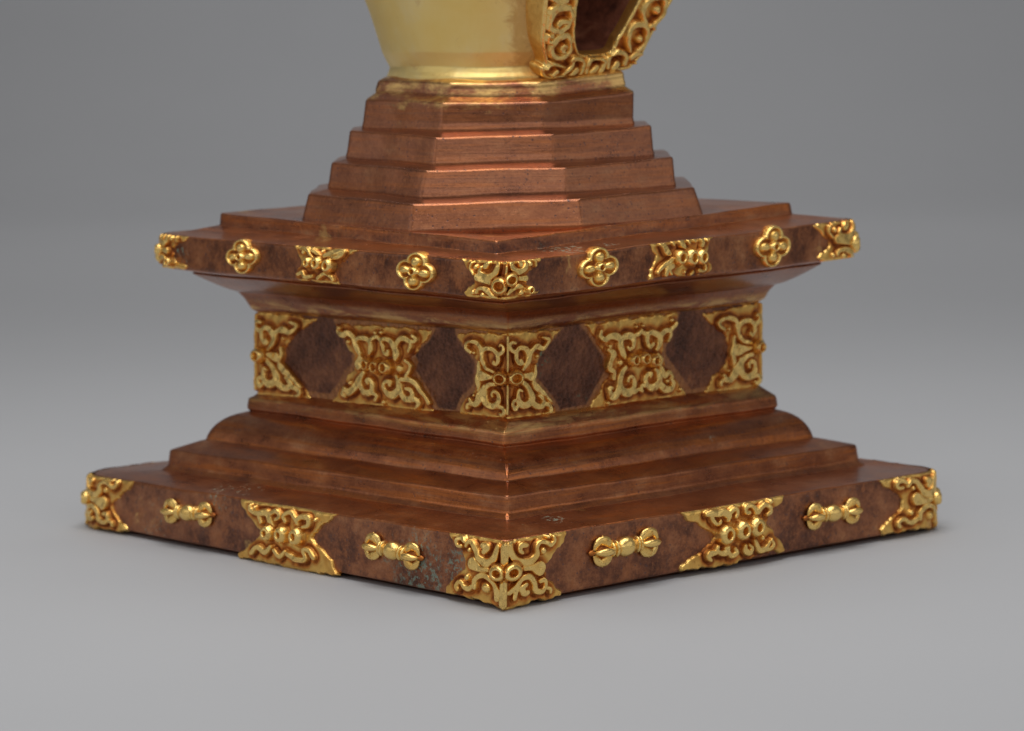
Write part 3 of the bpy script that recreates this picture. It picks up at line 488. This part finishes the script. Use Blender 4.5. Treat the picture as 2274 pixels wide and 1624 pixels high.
[-0.0451,0.0419,0.0098],[-0.0276,0.045,0.0098],[-0.0074,0.0342,0.0082],[-0.0071,0.0134,0.0082],[-0.0093,0.0065,0.0082]],[[-0.0248,0.0172,0.0115],
[-0.0376,0.0071,0.0098]],[[0.0083,0.0096,0.0082],[0.0085,0.0357,0.0099],[0.0189,0.0459,0.0099],[0.0403,0.0455,0.0099],[0.0578,0.0365,0.0083],[0.0556,
0.0225,0.0099],[0.0505,0.0104,0.0099]],[[0.0366,0.0229,0.0115],[0.0243,0.011,0.0115]],[[0.0724,0.0222,0.0083],[0.0683,0.0468,0.0099],[0.0837,0.057,
0.0116],[0.1077,0.0566,0.01],[0.1268,0.044,0.01],[0.1253,0.0282,0.01]],[[0.1011,0.0286,0.0133],[0.0905,0.0183,0.01]],[[0.142,0.0419,0.01],[0.1558,
0.0505,0.01],[0.1723,0.052,0.0084]],[[0.1331,0.0597,0.0083],[0.1192,0.0844,0.01],[0.1174,0.1089,0.01],[0.134,0.1226,0.0116],[0.1626,0.1171,0.01],
[0.1771,0.0977,0.01],[0.1741,0.0731,0.0084],[0.1574,0.0593,0.0083]],[[0.1624,0.1241,0.0083],[0.1442,0.1469,0.01],[0.1455,0.1695,0.01],[0.1638,0.1851,
0.01],[0.1973,0.1868,0.01],[0.2106,0.171,0.01],[0.2114,0.143,0.01],[0.1917,0.1239,0.0084]],[[0.179,0.1187,0.0083],[0.1881,0.1204,0.0084],[0.1964,
0.1115,0.0075]],[[-0.0848,0.162,0.0065],[-0.088,0.1907,0.0065]],[[-0.0608,0.0868,0.0065],[-0.0759,0.1399,0.0065],[-0.0886,0.1991,0.0065]],[[0.0858,
0.0709,0.0099],[0.0946,0.1056,0.0083],[0.1071,0.1368,0.0074],[0.123,0.1783,0.0074],[0.1329,0.2162,0.0074]]],"ring":[],"bead":[[0.1558,0.0865,0.012],
[0.1893,0.1563,0.0142],[0.1609,0.0301,0.0059]]}],"opening":[[-0.0711,0.1952],[-0.0686,0.1783],[-0.0553,0.1272],[-0.0468,0.0963],[-0.0301,0.0686],
[-0.0126,0.0519],[0.0234,0.0495],[0.0764,0.0539],[0.0884,0.0668],[0.0934,0.0859],[0.1056,0.105],[0.134,0.1778],[0.1452,0.2124]],"flowers":[["L",
0.8228,0.0454,0.0466],["L",0.2613,0.0446,0.0491],["R",0.2639,0.048,0.0491],["R",0.8236,0.0474,0.0506]],"vajras":[["L",1.0121,0.0852,0.2042],["L",
0.3262,0.0792,0.1972],["R",0.3226,0.0847,0.2108],["R",0.9403,0.0793,0.1992]]}

def smooth01(x): x = np.clip(x, 0, 1); return x*x*(3-2*x)
def catmull(P_, k=6):
    P_ = np.array(P_, float)
    if len(P_) < 3:
        return np.array([P_[0]+(P_[-1]-P_[0])*t for t in np.linspace(0, 1, k)])
    Q = np.vstack([2*P_[0]-P_[1], P_, 2*P_[-1]-P_[-2]]); out = []
    for i in range(1, len(Q)-2):
        for j in range(k):
            t = j/k; a, b, c, d = Q[i-1], Q[i], Q[i+1], Q[i+2]
            out.append(.5*(2*b+(c-a)*t+(2*a-5*b+4*c-d)*t*t+(3*b-a-3*c+d)*t**3))
    out.append(Q[-2]); return np.array(out)
def stroke_e(U, V, pts):
    """half width minus distance, max over the stroke"""
    e = np.full(U.shape, -9.0); s = catmull(pts)
    s[:, 2] = np.maximum(s[:, 2]*1.5, .0065)
    wmax = s[:, 2].max()
    m = (U > s[:, 0].min()-wmax-.02) & (U < s[:, 0].max()+wmax+.02) & (V > s[:, 1].min()-wmax-.02) & (V < s[:, 1].max()+wmax+.02)
    u_, v_ = U[m], V[m]; best = np.full(u_.shape, -9.0)
    for a, b in zip(s[:-1], s[1:]):
        d = b[:2]-a[:2]; L2 = (d*d).sum()+1e-12
        t = np.clip(((u_-a[0])*d[0]+(v_-a[1])*d[1])/L2, 0, 1)
        dist = np.hypot(u_-a[0]-t*d[0], v_-a[1]-t*d[1])
        best = np.maximum(best, (a[2]+(b[2]-a[2])*t)/2-dist)
    e[m] = best; return e
def poly_sd(U, V, P_):
    """signed distance, positive inside"""
    P_ = np.array(P_, float); n = len(P_); d = np.full(U.shape, 9.0); inside = np.zeros(U.shape, bool)
    for i in range(n):
        a, b = P_[i], P_[(i+1) % n]; ab = b-a; L2 = (ab*ab).sum()+1e-12
        t = np.clip(((U-a[0])*ab[0]+(V-a[1])*ab[1])/L2, 0, 1)
        d = np.minimum(d, np.hypot(U-a[0]-t*ab[0], V-a[1]-t*ab[1]))
        c = ((a[1] > V) != (b[1] > V)) & (U < (b[0]-a[0])*(V-a[1])/(b[1]-a[1]+1e-15)+a[0]); inside ^= c
    return np.where(inside, d, -d)
def relief(U, V, parts, hb, hs, hr, hbd, plate_edge=.009):
    """height and gilt over the grid; gilt holds wear plus painted groove shade"""
    sd = np.full(U.shape, -9.0); e = np.full(U.shape, -9.0); top = np.zeros(U.shape)
    for P_ in parts:
        if P_['plate']: sd = np.maximum(sd, poly_sd(U, V, P_['plate'])+.0016*(np.sin(U*120+V*75)+.7*np.sin(V*210-U*60+1)+.5*np.sin(U*290+V*330)))
    h = np.where(sd > -9, -.012+(hb+.012)*smooth01((sd+plate_edge*.5)/plate_edge), -.012)
    for P_ in parts:
        for s in P_['st']: e = np.maximum(e, stroke_e(U, V, s))
    rr = .0024
    x = np.clip(e/rr, 0, 1); prof_ = np.sqrt(np.clip(1-(1-x)**2, 0, 1))
    hst = hb*.75+(hs-hb*.75)*(.2+.8*prof_)+.0012*np.sin(U*170)*np.cos(V*190)
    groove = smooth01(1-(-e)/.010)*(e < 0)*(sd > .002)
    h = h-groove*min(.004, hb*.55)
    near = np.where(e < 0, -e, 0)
    h = np.where(e > 0, np.maximum(h, hst), h); g_ = np.where(e > 0, .60+.40*smooth01(e/.004), .06+.60*smooth01((near-.0035)/.014))  # groove shadow beside the strokes painted in along with the brown patina
    for P_ in parts:
        for a, b, R_, r_ in P_['ring']:
            R_ *= 1.32; r_ *= 1.08; d = np.hypot(U-a, V-b); m = d < R_*1.0
            t = d/R_; dome = hb*.6+(hr-hb*.6)*np.sqrt(np.clip(1-np.clip((t-.50)/.50, 0, 1)**2, 0, 1))
            pit = smooth01((r_*1.12-d)/(r_*.42)); hh = dome-(hr*.62)*pit
            gg = 1.0-.62*smooth01((r_*1.05-d)/(r_*.3)); gg = np.where(t > .88, gg-.3*(t-.88)/.12, gg)
            h = np.where(m, hh, h); g_ = np.where(m, gg, g_)
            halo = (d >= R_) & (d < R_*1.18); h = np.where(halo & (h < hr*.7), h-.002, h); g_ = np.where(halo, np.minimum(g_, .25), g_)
        for a, b, R_ in P_['bead']:
            d = np.hypot(U-a, V-b)/R_; m = d < 1
            hh = hb*.6+hbd*np.sqrt(np.clip(1-d**2, 0, 1)); better = m & (hh > h)
            h = np.where(better, hh, h); g_ = np.where(m, np.maximum(g_*.3, 1-.55*d**3), g_)
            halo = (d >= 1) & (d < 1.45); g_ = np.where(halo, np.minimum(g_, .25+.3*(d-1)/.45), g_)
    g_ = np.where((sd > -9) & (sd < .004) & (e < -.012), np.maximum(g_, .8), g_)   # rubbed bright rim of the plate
    return h, g_

def blur(a, k=1):
    for _ in range(k):
        p_ = np.pad(a, 1, mode='edge'); a = (p_[:-2, 1:-1]+p_[2:, 1:-1]+p_[1:-1, :-2]+p_[1:-1, 2:]+4*p_[1:-1, 1:-1])/8
    return a

for key_, w_, top_ in (('base_corner', .015, .125), ('waist_corner', .0055, .185), ('upper_corner', .006, .07)):
    ORN[key_][1]['st'].append([(0.0, .014, w_), (0.0, top_*.5, w_*.9), (0.0, top_, w_)])     # ridge down the corner
SIDE = {'R': 0, 'B': 1, 'L': 2, 'F': 3}
def surf(Q0, Q1, rho, corner, U, V, H):
    """point and outward normal on the faces either side of a corner; U<0 runs to the previous side (anticlockwise order), U>0 to the next"""
    n = 4; out = []
    for Q in (Q0, Q1):
        A = Q[corner]; d1 = Q[(corner+1) % n]-A; d1 = d1/np.linalg.norm(d1); d0 = Q[(corner-1) % n]-A; d0 = d0/np.linalg.norm(d0)
        u_ = U[..., None]; t = np.clip((U+rho)/(2*rho), 0, 1)[..., None]
        bez = (1-t)**2*(A+d0*rho)+2*t*(1-t)*A+t*t*(A+d1*rho)
        P_ = np.where(u_ < -rho, A+d0*(-u_), np.where(u_ > rho, A+d1*u_, bez))
        n1 = np.array([d1[1], -d1[0], 0]); n0 = np.array([-d0[1], d0[0], 0]); nn = n0*(1-t)+n1*t
        nn = nn/np.linalg.norm(nn, axis=-1, keepdims=True)
        # mitre: keep the flat faces parallel on a sharp corner
        out.append((P_, nn, n0, n1))
    (Pa, nn, n0, n1), (Pb, _, _, _) = out
    v = (V/H)[..., None]; P_ = Pa*(1-v)+Pb*v; return P_, nn

def ornament(name, parts, lo, hi, rho, corner, flip, par, hb=.009, hs=.020, hr=.030, hbd=.014, step=.0017, vlim=(-.0, 1.0), mat=None, hcap=True, wm=1.0):
    Q0, Q1 = lo, hi; H = float(np.linalg.norm(Q1-Q0, axis=1)[[corner, (corner+1) % 4, (corner-1) % 4]].mean())
    if corner != 3: parts = [dict(plate=[(a*1.33, b) for a, b in P_['plate']], st=[[(a*1.33, b, c*1.1) for a, b, c in s] for s in P_['st']], ring=[(a*1.33, b, c, d) for a, b, c, d in P_['ring']], bead=[(a*1.33, b, c) for a, b, c in P_['bead']]) for P_ in parts]
    allp = np.array([q[:2] for P_ in parts for q in P_['plate']]+[(b[0]+sx*b[2]*1.1, b[1]+sx*b[2]*1.1) for P_ in parts for b in P_['bead'] for sx in (-1, 1)])
    u0, u1 = allp[:, 0].min()-.006, allp[:, 0].max()+.006
    v0, v1 = max(vlim[0]*H, allp[:, 1].min()-.006), min(vlim[1]*H, allp[:, 1].max()+.006)
    nu, nv = int((u1-u0)/step), int((v1-v0)/step)
    U, V = np.meshgrid(np.linspace(u0, u1, nu), np.linspace(v0, v1, nv), indexing='xy')
    if wm != 1: parts = [dict(P_, st=[[(a, b, c*wm) for a, b, c in s] for s in P_['st']]) for P_ in parts]
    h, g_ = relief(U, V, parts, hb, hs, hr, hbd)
    # ragged casting and rolled-over top and bottom edges
    ed = np.minimum(V-vlim[0]*H, vlim[1]*H-V)
    if hcap:
        h = np.where(h > 0, h*(.35+.65*np.sqrt(np.clip(1-(1-np.clip(ed/.010, 0, 1))**2, 0, 1))), h)
        g_ = np.where((ed < .006) & (h > .001), np.maximum(g_, .75), g_)
    h = blur(h, 1); g_ = blur(g_, 1)
    h = h+.0006*np.sin(U*90+V*60)+.0004*np.sin(U*210-V*170)
    if corner == 3:      # sharp front corner: mitre the raised metal
        Us = -U*flip; near_ = np.clip(1-np.abs(Us)/.05, 0, 1); ue = np.abs(Us)-np.maximum(h, -.004)*near_
        v = np.clip(V/H, -.05, 1.05)[..., None]; A_ = Q0[3]*(1-v)+Q1[3]*v
        dn = [(Q_[0]-Q_[3])/np.linalg.norm(Q_[0]-Q_[3]) for Q_ in (Q0, Q1)]; dp = [(Q_[2]-Q_[3])/np.linalg.norm(Q_[2]-Q_[3]) for Q_ in (Q0, Q1)]
        dN = dn[0]*(1-v)+dn[1]*v; dP = dp[0]*(1-v)+dp[1]*v; pos_ = (Us >= 0)[..., None]
        D_ = np.where(pos_, dN, dP); Z0 = np.zeros(U.shape)
        N_ = np.where(pos_, np.stack([dN[..., 1], -dN[..., 0], Z0], -1), np.stack([-dP[..., 1], dP[..., 0], Z0], -1))
        P_ = A_+D_*np.abs(Us)[..., None]; Pw = warp(P_)+D_*(ue-np.abs(Us))[..., None]+N_*h[..., None]
    else:
        P_, N_ = surf(Q0, Q1, rho[corner], corner, -U*flip, V, H)
        Pw = warp(P_)+N_*h[..., None]
    F_ = grid_faces(nv, nu, False)
    hm = h.ravel()[F_].max(1); F_ = F_[hm > -.0035]
    if flip > 0: F_ = F_[:, ::-1]
    used = np.unique(F_); remap = -np.ones(nu*nv, int); remap[used] = np.arange(len(used))
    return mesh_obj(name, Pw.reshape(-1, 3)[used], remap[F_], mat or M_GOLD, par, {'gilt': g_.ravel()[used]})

# In the traced patterns u<0 is the left-hand face and u>0 the right-hand face of the front corner.
# corner order anticlockwise from above: R, B, L, F.  From F the NEXT corner is R (right face), the PREVIOUS is L.
def orn_corner(key, lo, hi, rho, corner, par, **k): return ornament('corner_plaque', ORN[key], lo, hi, rho, SIDE[corner], -1, par, **k)
def orn_side(key, lo, hi, rho, side, par, **k):
    # measured from the front corner along the left or right face
    parts = ORN[key]
    if side == 'L':
        parts = [dict(plate=[(-a, b) for a, b in P_['plate']], st=[[(-a, b, c) for a, b, c in s] for s in P_['st']], ring=[(-a, b, c, d) for a, b, c, d in P_['ring']], bead=[(-a, b, c) for a, b, c in P_['bead']]) for P_ in parts]
    return ornament('scroll_plaque', parts, lo, hi, rho, SIDE['F'], -1, par, **k)
# waist band, dark hammered metal; rim attribute marks where the panels meet the plaques
V_ = []; Hs = np.linalg.norm(I0-H0, axis=1).mean()
def waist_band():
    rr = [q for q in waist_rows]; R = np.array([ring(q[0], RS, 150) for q in rr]); full = [R[0], R[1]]
    for t in np.linspace(0, 1, 60): full.append(R[2]*(1-t)+R[3]*t)
    full += [R[4], R[5]]; full = np.array(full)
    V = warp(full)
    # distance to the plaques, front two faces
    F_ = I0[3]*.5+H0[3]*.5; v = V[..., 2]-H0[3, 2]
    u_ = np.hypot(V[..., 0]-F_[0], V[..., 1]-F_[1])*np.sign(V[..., 0]-F_[0])
    sd = np.full(u_.shape, -9.0)
    for key, sg in (('waist_corner', 1), ('waist_mid_right', 1), ('waist_mid_left', -1)):
        for P_ in ORN[key]:
            sd = np.maximum(sd, poly_sd(u_, v, [(sg*a, b) for a, b in P_['plate']]))
    sd = np.minimum(-sd, np.minimum(v+.001, Hs-v)*1.3)
    rim = 1-smooth01(sd/.020); rim[:2] = 1; rim[-2:] = 1
    nr, nc = V.shape[:2]
    return mesh_obj('waist_band', V, grid_faces(nr, nc, True), M_HAM, st, {'rim': rim})
waist = waist_band()
kw = dict(hb=.004, hs=.0115, hr=.027, hbd=.011, vlim=(0, 1), step=.00105, wm=1.12)
orn_corner('waist_corner', H0, I0, RS, 'F', waist, **kw)
orn_side('waist_mid_right', H0, I0, RS, 'R', waist, **kw)
orn_side('waist_mid_left', H0, I0, RS, 'L', waist, **kw)
for c_ in 'LR': orn_corner('waist_corner', H0, I0, RS, c_, waist, **kw)
kb = dict(hb=.007, hs=.0145, hr=.027, hbd=.013, vlim=(0, 1.0), step=.0011)
for c_ in 'FLR': orn_corner('base_corner', A0, B0, RB, c_, base, **kb)
orn_side('base_mid_right', A0, B0, RB, 'R', base, **kb); orn_side('base_mid_left', A0, B0, RB, 'L', base, **kb)
ku = dict(hb=.005, hs=.0115, hr=.022, hbd=.010, vlim=(0, 1), step=.001)
for c_ in 'FLR': orn_corner('upper_corner', L0, M0, RU, c_, upper, **ku)
orn_side('upper_mid_right', L0, M0, RU, 'R', upper, **ku); orn_side('upper_mid_left', L0, M0, RU, 'L', upper, **ku)

# four-petalled bosses on the upper slab
def flower(side, a0, b0, R_, ang=0.0):
    H = float(np.linalg.norm(M0-L0, axis=1).mean()); n = 92
    U, V = np.meshgrid(np.linspace(-R_*1.5, R_*1.5, n), np.linspace(-R_*1.12, R_*1.12, n)); Us = U/1.33
    ca, sa = math.cos(ang), math.sin(ang); X = (Us*ca+V*sa)/R_; Y = (-Us*sa+V*ca)/R_
    lob = np.minimum.reduce([np.hypot(X-sx*.46, Y-sy*.46)-.50 for sx, sy in ((1, 0), (-1, 0), (0, 1), (0, -1))])
    h = -.012+.017*smooth01((-lob+.04)/.10); g_ = np.full(U.shape, .12)
    rimd = np.abs(lob+.075); rp = np.sqrt(np.clip(1-(rimd/.085)**2, 0, 1)); m = rimd < .085
    h = np.where(m, np.maximum(h, .004+.008*rp), h); g_ = np.where(m, .55+.45*rp, g_)
    for sx, sy in ((1, 0), (-1, 0), (0, 1), (0, -1)):
        al = (X*sx+Y*sy)-.46; ac = (-X*sy+Y*sx)
        d = np.hypot(al/.29, ac/(.225+.05*np.clip(al/.29, -1, 1))); m = d < 1
        hh = .004+.014*np.sqrt(np.clip(1-d*d, 0, 1)); h = np.where(m, np.maximum(h, hh), h); g_ = np.where(m, np.maximum(g_, 1-.5*d**4), g_)
    d = np.hypot(X, Y); m = d < .25; hh = .008+.013*np.sqrt(np.clip(1-np.clip((d/.25-.45)/.55, 0, 1)**2, 0, 1))-.014*smooth01((.135-d)/.06)
    h = np.where(m, hh, h); g_ = np.where(m, 1-.6*smooth01((.13-d)/.04), g_)
    h = blur(h, 1)
    sg = 1 if side == 'R' else -1
    P_, N_ = surf(L0, M0, RU[3], 3, (a0*sg+U), b0+V, H)
    F_ = grid_faces(n, n, False); F_ = F_[h.ravel()[F_].max(1) > -.004]
    used = np.unique(F_); remap = -np.ones(n*n, int); remap[used] = np.arange(len(used))
    mesh_obj('flower_boss', (warp(P_)+N_*h[..., None]).reshape(-1, 3)[used], remap[F_], M_GOLD, upper, {'gilt': g_.ravel()[used]})
for i, (sd_, a, b, R_) in enumerate(ORN['flowers']): flower(sd_, a, b, R_*.92, (.10, -.12, .06, -.05)[i])

# vajras (double-ended ritual sceptres) on the edge of the base slab
def tube(path, rad, n=10):
    path = np.array(path, float); V, F_ = [], []
    for i, p_ in enumerate(path):
        t = path[min(i+1, len(path)-1)]-path[max(i-1, 0)]; t /= np.linalg.norm(t)
        a = np.cross(t, (0.13, .21, 1.0)); a /= np.linalg.norm(a); b = np.cross(t, a)
        for k in range(n): th = 2*math.pi*k/n; V.append(p_+rad[i]*(a*math.cos(th)+b*math.sin(th)))
    F_ = grid_faces(len(path), n, True); return np.array(V), F_
def vajra_geo():
    Vs, Fs, Gs = [], [], []; off = 0
    def put(V, F_, g_):
        nonlocal off; Vs.append(V); Fs.append(F_+off); Gs.append(np.broadcast_to(g_, (len(V),))); off += len(V)
    # lathe, unit length 2 (x from -1 to 1)
    pr = []
    def bulge(x0, x1, r0, rm):
        for t in np.linspace(0, 1, 9): pr.append((x0+(x1-x0)*t, r0+(rm-r0)*math.sqrt(max(0, math.sin(math.pi*t)))))
    bulge(-1.0, -.80, .02, .125); bulge(-.80, -.74, .08, .09); pr.append((-.42, .09)); bulge(-.43, -.34, .12, .31); bulge(-.335, -.245, .13, .35)
    bulge(-.24, .24, .14, .40)
    left = [q for q in pr if q[0] < -.242]; pr += [(-x, r_) for x, r_ in left[::-1]]
    n = 20; V = np.array([[(x, r_*math.cos(2*math.pi*k/n), r_*math.sin(2*math.pi*k/n)) for k in range(n)] for x, r_ in pr]).reshape(-1, 3)
    rr = np.repeat([q[1] for q in pr], n); put(V, grid_faces(len(pr), n, True), np.clip((rr-.13)/.10, .1, 1))  # low gilt near the axis paints occlusion into the grooves
    for sg in (-1, 1):
        # the middle prong bellies outward, the upper and lower prongs are broad leaves
        for ph, wd, om in ((0, .13, .26), (90, .115, .36), (-90, .115, .36)):
            c_, s_ = math.cos(math.radians(ph)), math.sin(math.radians(ph)); pts = []; rad = []
            for t in np.linspace(0, 1, 13):
                x = sg*(.42+.42*t); o_ = .10+om*math.sin(math.pi*t)**.8
                pts.append((x, -o_*c_-.05*abs(s_), o_*s_)); rad.append(.035+wd*math.sin(math.pi*min(1, t*.9+.05))**.8)
            V, F_ = tube(catmull(pts, 2)[:, :3], np.interp(np.linspace(0, 1, 25), np.linspace(0, 1, 13), rad)); put(V, F_, .55+.4*np.clip(np.repeat(np.interp(np.linspace(0, 1, 25), np.linspace(0, 1, 13), rad), 10)/.1, 0, 1))
        cr = [(sg*(.42+.40*q), .05+.25*math.sin(math.pi*q)**.7) for q in np.linspace(0, 1, 9)]
        V = np.array([[(x, r_*.8*math.cos(2*math.pi*k/14), r_*math.sin(2*math.pi*k/14)) for k in range(14)] for x, r_ in cr]).reshape(-1, 3); put(V, grid_faces(9, 14, True), .08)
        for ph in (90, -90):   # pointed leaf tips above and below the crown
            s_ = math.sin(math.radians(ph)); V, F_ = tube([(sg*.46, -.04, .14*s_), (sg*.60, -.08, .36*s_), (sg*.63, -.09, .48*s_), (sg*.64, -.05, .62*s_)], [.10, .15, .11, .012]); put(V, F_, .8)
    return np.vstack(Vs), np.vstack(Fs), np.concatenate(Gs)
vV, vF, vG = vajra_geo()
def vajra(side, a0, b0, L_, tilt):
    V = vV.copy(); half = L_/2*.96; X = V[:, 0]*half; Y = -V[:, 1]*half*.46; Z = V[:, 2]*half*.50   # Y outward
    ct, sn = math.cos(tilt), math.sin(tilt); X, Z = X*ct-Z*sn, X*sn+Z*ct
    H = float(np.linalg.norm(B0-A0, axis=1).mean()); sg = 1 if side == 'R' else -1
    P_, N_ = surf(A0, B0, RB[3], 3, a0*sg+X, b0+Z, H)
    out = np.asarray(Y); Pw = warp(P_)+N_*(out[:, None]+.004)
    mesh_obj('vajra', Pw, vF, M_GOLD, base, {'gilt': vG})
for i, q in enumerate(ORN['vajras']): vajra(*q, (.03, -.04, .02, .0)[i])

# ------------------------------------------------------------------ dome with the niche
NQ = .247; KK = .38; nrm2 = np.array([.7071, -.7071, 0]); ee = np.array([.7071, .7071, 0])
upv = np.array([.7071*KK, -.7071*KK, 1.0]); upv /= np.linalg.norm(upv)
FN = np.cross(ee, upv); FN /= np.linalg.norm(FN)
if FN @ nrm2 < 0: FN = -FN
FO = np.array([-.010+.7071*NQ, -.7071*NQ, 1.05])
DC = np.array([-.010, 0.0])
def dome_r(z):
    return np.interp(z, [1.02, 1.050, 1.060, 1.072, 1.105, 1.15, 1.19, 1.235, 1.30, 1.40, 1.52, 1.62, 1.69, 1.73, 1.75], [.264, .264, .258, .254, .271, .284, .296, .312, .334, .365, .390, .378, .31, .2, .06])
zs = np.concatenate([np.linspace(1.03, 1.30, 110), np.linspace(1.305, 1.75, 80)]); nt_ = 560
th = np.linspace(0, 2*math.pi, nt_, endpoint=False)
TH, ZZ = np.meshgrid(th, zs); r0 = dome_r(ZZ)
k8 = np.clip(1-(ZZ-1.045)/.02, 0, 1)*.25     # the foot follows the octagon, then runs out into a round
ph = (TH+math.pi/8-math.radians(22.5)+math.radians(22.5)) % (math.pi/4)-math.pi/8
octr = .965/np.cos((TH+math.pi/8) % (math.pi/4)-math.pi/8)
r0 = r0*(1-k8+k8*octr*1.01)
# swelling that carries the niche
dth = (TH+math.pi/4+math.pi) % (2*math.pi)-math.pi
tt = np.abs(np.sin(dth))*r0; qn = NQ-.030+KK*(ZZ-1.05)*.95
rb = qn/np.maximum(np.cos(dth), .2)
side = smooth01((.172+.22*(ZZ-1.05)-tt*1.0)/.032)*(np.cos(dth) > .3)*smooth01((ZZ-1.052)/.012)
flat = (NQ-.008+KK*(ZZ-1.05))/np.maximum(np.cos(dth), .3); rz = np.where((np.cos(dth) > .35) & (flat < r0), flat+.25*(r0-flat)*0, r0)
X = DC[0]+rz*np.cos(TH)*1.0; Y = DC[1]+rz*np.sin(TH)
Vd = warp(np.stack([X, Y, ZZ], -1))
rel = Vd-FO; a_ = rel@ee; b_ = rel@upv; frontish = (rel@nrm2 > -.25) & (np.cos(dth) > .3)
op = [tuple(q) for q in ORN['opening']]
op_full = op[:1]+op[1:-1]+[op[-1]]
# the opening carries on upwards out of the picture and closes in a round head
opx = list(op[1:-1]); opx = [(-.016, .445), (-.063, .40), (-.081, .30), (-.073, .215)]+opx+[(.153, .235), (.163, .32), (.143, .40), (.077, .455)]
fr = dict(ORN['frame'][0]); pl = [p_ for p_ in fr['plate']][1:-1]
pl = [(-.023, .50), (-.113, .46), (-.173, .36), (-.179, .25)]+pl+[(.264, .25), (.264, .36), (.207, .46), (.117, .51)]
hole = (poly_sd(a_, b_, opx) > -.010) & frontish & (ZZ < 1.62)
sdf = poly_sd(a_, b_, pl)
stain = np.clip(smooth01(1-(-sdf-.0)/.085), 0, 1)*frontish*.9
stain = np.maximum(stain, smooth01(1-(ZZ-1.055)/.035)*(.35+.5*smooth01((X+.15)/.35)))
F_ = grid_faces(len(zs), nt_, True); F_ = F_[~hole.ravel()[F_].any(1)]
dome = mesh_obj('dome', Vd, F_, M_DOME, st, {'stain': stain})
cap = len(zs)-1
# frame
step_ = .0018
U, V = np.meshgrid(np.arange(-.205, .289, step_), np.arange(-.018, .53, step_))
sdp = poly_sd(U, V, pl); sdo = poly_sd(U, V, opx)
fr2 = dict(plate=pl, st=fr['st'], ring=[], bead=fr['bead'])
h, g_ = relief(U, V, [fr2], .0, .017, .02, .019)
h = np.clip(h, -.004, .05)*smooth01((sdp-.002)/.006)*smooth01((-sdo-.001)/.005); h = blur(h, 1)
Pf = FO+U[..., None]*ee+V[..., None]*upv+h[..., None]*FN
nv, nu = U.shape; Fg = grid_faces(nv, nu, False)
keep = (sdp.ravel()[Fg].min(1) > .0015) & (sdo.ravel()[Fg].max(1) < -.0005)
Fk = Fg[keep]; used = np.unique(Fk); rm = -np.ones(nu*nv, int); rm[used] = np.arange(len(used))
VV = [Pf.reshape(-1, 3)[used]]; FF = [rm[Fk]]; GG = [g_.ravel()[used]]; off = len(used)
def outline(P_, inset_):
    q = catmull([(*p_, 0) for p_ in np.vstack([P_, P_[:1]])], 6)[:-1, :2]
    if np.sum(q[:, 0]*np.roll(q[:, 1], -1)-np.roll(q[:, 0], -1)*q[:, 1]) < 0: q = q[::-1]
    d = np.roll(q, -1, 0)-np.roll(q, 1, 0); d = d/np.linalg.norm(d, axis=1)[:, None]; n = np.stack([-d[:, 1], d[:, 0]], 1)
    n = n+np.roll(n, 1, 0)+np.roll(n, -1, 0); n /= np.linalg.norm(n, axis=1)[:, None]
    return q+n*inset_
def wall(P_, prof_):
    global off
    R_ = []
    for ins, hh in prof_:
        q = outline(P_, ins); R_.append(FO+q[:, :1]*ee+q[:, 1:]*upv+hh*FN)
    R_ = np.array(R_); VV.append(R_.reshape(-1, 3)); FF.append(grid_faces(R_.shape[0], R_.shape[1], True)+off)
    GG.append(np.repeat([1.0 if hh > -.004 else .62 for _, hh in prof_], R_.shape[1])); off += R_.shape[0]*R_.shape[1]
wall(np.array(pl), [(.0095, -.003), (.0090, .002), (.0070, .0050), (.0040, .0058), (.0015, .0045), (-.0005, .0015), (-.0015, -.004), (-.004, -.02), (-.006, -.05), (-.006, -.11)])
wall(np.array(opx), [(-.0085, -.003), (-.0080, .002), (-.0062, .0045), (-.0040, .005), (-.0018, .0038), (-.0002, .001), (.0006, -.005), (.001, -.022)])
frame = mesh_obj('niche_frame', warp(np.vstack(VV)), np.vstack(FF), M_GOLD, st, {'gilt': np.concatenate(GG)})
# recess: walls and back
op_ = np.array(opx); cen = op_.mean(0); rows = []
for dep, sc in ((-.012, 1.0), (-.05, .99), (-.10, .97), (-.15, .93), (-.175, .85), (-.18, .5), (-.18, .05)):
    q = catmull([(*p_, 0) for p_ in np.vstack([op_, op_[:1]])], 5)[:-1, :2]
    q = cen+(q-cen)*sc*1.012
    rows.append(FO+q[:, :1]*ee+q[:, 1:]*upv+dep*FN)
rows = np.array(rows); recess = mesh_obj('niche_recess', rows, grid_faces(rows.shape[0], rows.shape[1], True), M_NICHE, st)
